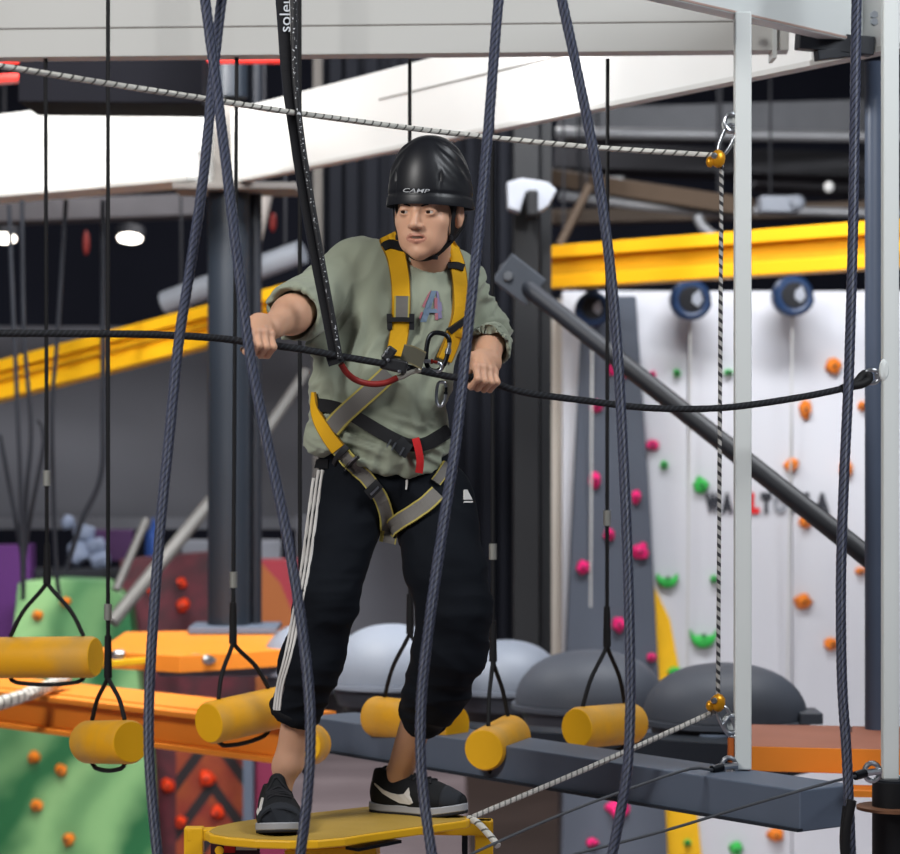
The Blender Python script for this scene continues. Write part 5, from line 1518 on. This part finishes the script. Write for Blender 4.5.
pipe('service_pipe', (251, 255, 13.5), (266, 190, 13.5), .04, mat('pipe_tan', '85807c', .6), 'pale brown pipe leaning right of the slate column', 'pipe')
bar('roof_beam', (-300, 224, 15), (200, 206, 15), .3, .12, mat('slab_grey', '4e4c50', .7), 'grey roof beam under the lit white beam at the left', 'beam')
M_lamp = mat_emit('lamp_glow', 'fff6ea', 9)
for px, s in ((4, 'round ceiling lamp glowing at the left edge'), (130, 'round ceiling lamp glowing in the dark left of the column')):
    t = thing('ceiling_lamp', s, 'lamp', P(px, 235, 18)); m = MB(); m.lathe(P(px, 236, 18), [(.0001, -.02), (.08, -.02), (.085, .0)], 24, (0, .35, 1)); m.build('diffuser', M_lamp, t, True)
    m = MB(); m.lathe(P(px, 236, 18), [(.095, -.015), (.10, .05), (.0001, .06)], 24, (0, .35, 1)); m.build('housing', M_ductd, t, True)
    m = MB(); m.cyl(P(px, 232, 18.05), at(P(px, 232, 18.05), 6.0), .012, None, 8); m.build('stem', M_ductd, t)

# ================================================================== light and camera
def area(name, loc, aim, size, power, col=(1, 1, 1), spread=180):
    L = bpy.data.lights.new(name, 'AREA'); L.shape = 'RECTANGLE'; L.size, L.size_y = size; L.energy = power; L.color = col; L.spread = math.radians(spread)
    o = bpy.data.objects.new(name, L); COL.objects.link(o); o.location = loc
    o.rotation_euler = (Vector(aim)-Vector(loc)).to_track_quat('-Z', 'Y').to_euler(); return o
def spot(name, loc, aim, ang, power, col=(1, 1, 1), blend=.4, r=.15):
    L = bpy.data.lights.new(name, 'SPOT'); L.energy = power; L.spot_size = math.radians(ang); L.spot_blend = blend; L.color = col; L.shadow_soft_size = r
    o = bpy.data.objects.new(name, L); COL.objects.link(o); o.location = loc
    o.rotation_euler = (Vector(aim)-Vector(loc)).to_track_quat('-Z', 'Y').to_euler(); return o
area('hall_lamp_front', (-3.3, 3.4, 5.4), (-.2, 7.2, 2.4), (1.5, 1.5), 260, (1, .98, .95))
area('hall_lamp_right', (3.0, 5.0, 5.8), (.4, 8, 2.2), (1.6, 1.6), 170, (.92, .96, 1))
area('hall_lamp_wall', (1.3, 10.6, 5.6), (1.3, 14, 1.6), (2.6, .6), 300, (.95, .97, 1))
area('hall_lamp_left', (-2.2, 11.2, 5.4), (-2.2, 14.5, 1.2), (1.6, .8), 170, (1, .98, .95))
area('hall_lamp_deep', (-.3, 17.5, 5.6), (-.3, 18.6, 0), (2.4, 1.2), 200, (1, .97, .96))
spot('flood_left', (-2.2, 8.9, 4.9), (-1.75, 12.7, 3.9), 46, 620)
spot('flood_beam', (-.4, 8.0, 5.0), (-.2, 10.6, 3.9), 64, 420)
spot('beam_fill_right', (-2.0, 8.85, 4.5), (.75, 8.95, 3.85), 40, 420)  # added spot without a seen source, brightens the diagonal beam's right part
spot('flood_deck', (-1.4, 9.6, 4.6), (-1.2, 11, 1.6), 64, 480, (1, .97, .92))
w = bpy.data.worlds.new('hall_air'); SC.world = w; w.use_nodes = True
w.node_tree.nodes['Background'].inputs[0].default_value = lin('aab0bb'); w.node_tree.nodes['Background'].inputs[1].default_value = .17
cam = bpy.data.cameras.new('camera'); co_ = bpy.data.objects.new('camera', cam); COL.objects.link(co_); SC.camera = co_
co_.location = (0, 0, CAMZ); co_.rotation_euler = (math.pi/2, 0, 0)
cam.sensor_width = 36; cam.lens = FPX/900*36; cam.clip_start = .1; cam.clip_end = 200
cam.dof.use_dof = True; cam.dof.focus_distance = 6.98; cam.dof.aperture_fstop = 3.4; cam.dof.aperture_blades = 7
SC.view_settings.view_transform = 'Standard'; SC.view_settings.look = 'None'; SC.view_settings.gamma = 1.0
SC.view_settings.exposure = 0.0; SC.view_settings.use_curve_mapping = False
SC.cycles.use_denoising = True
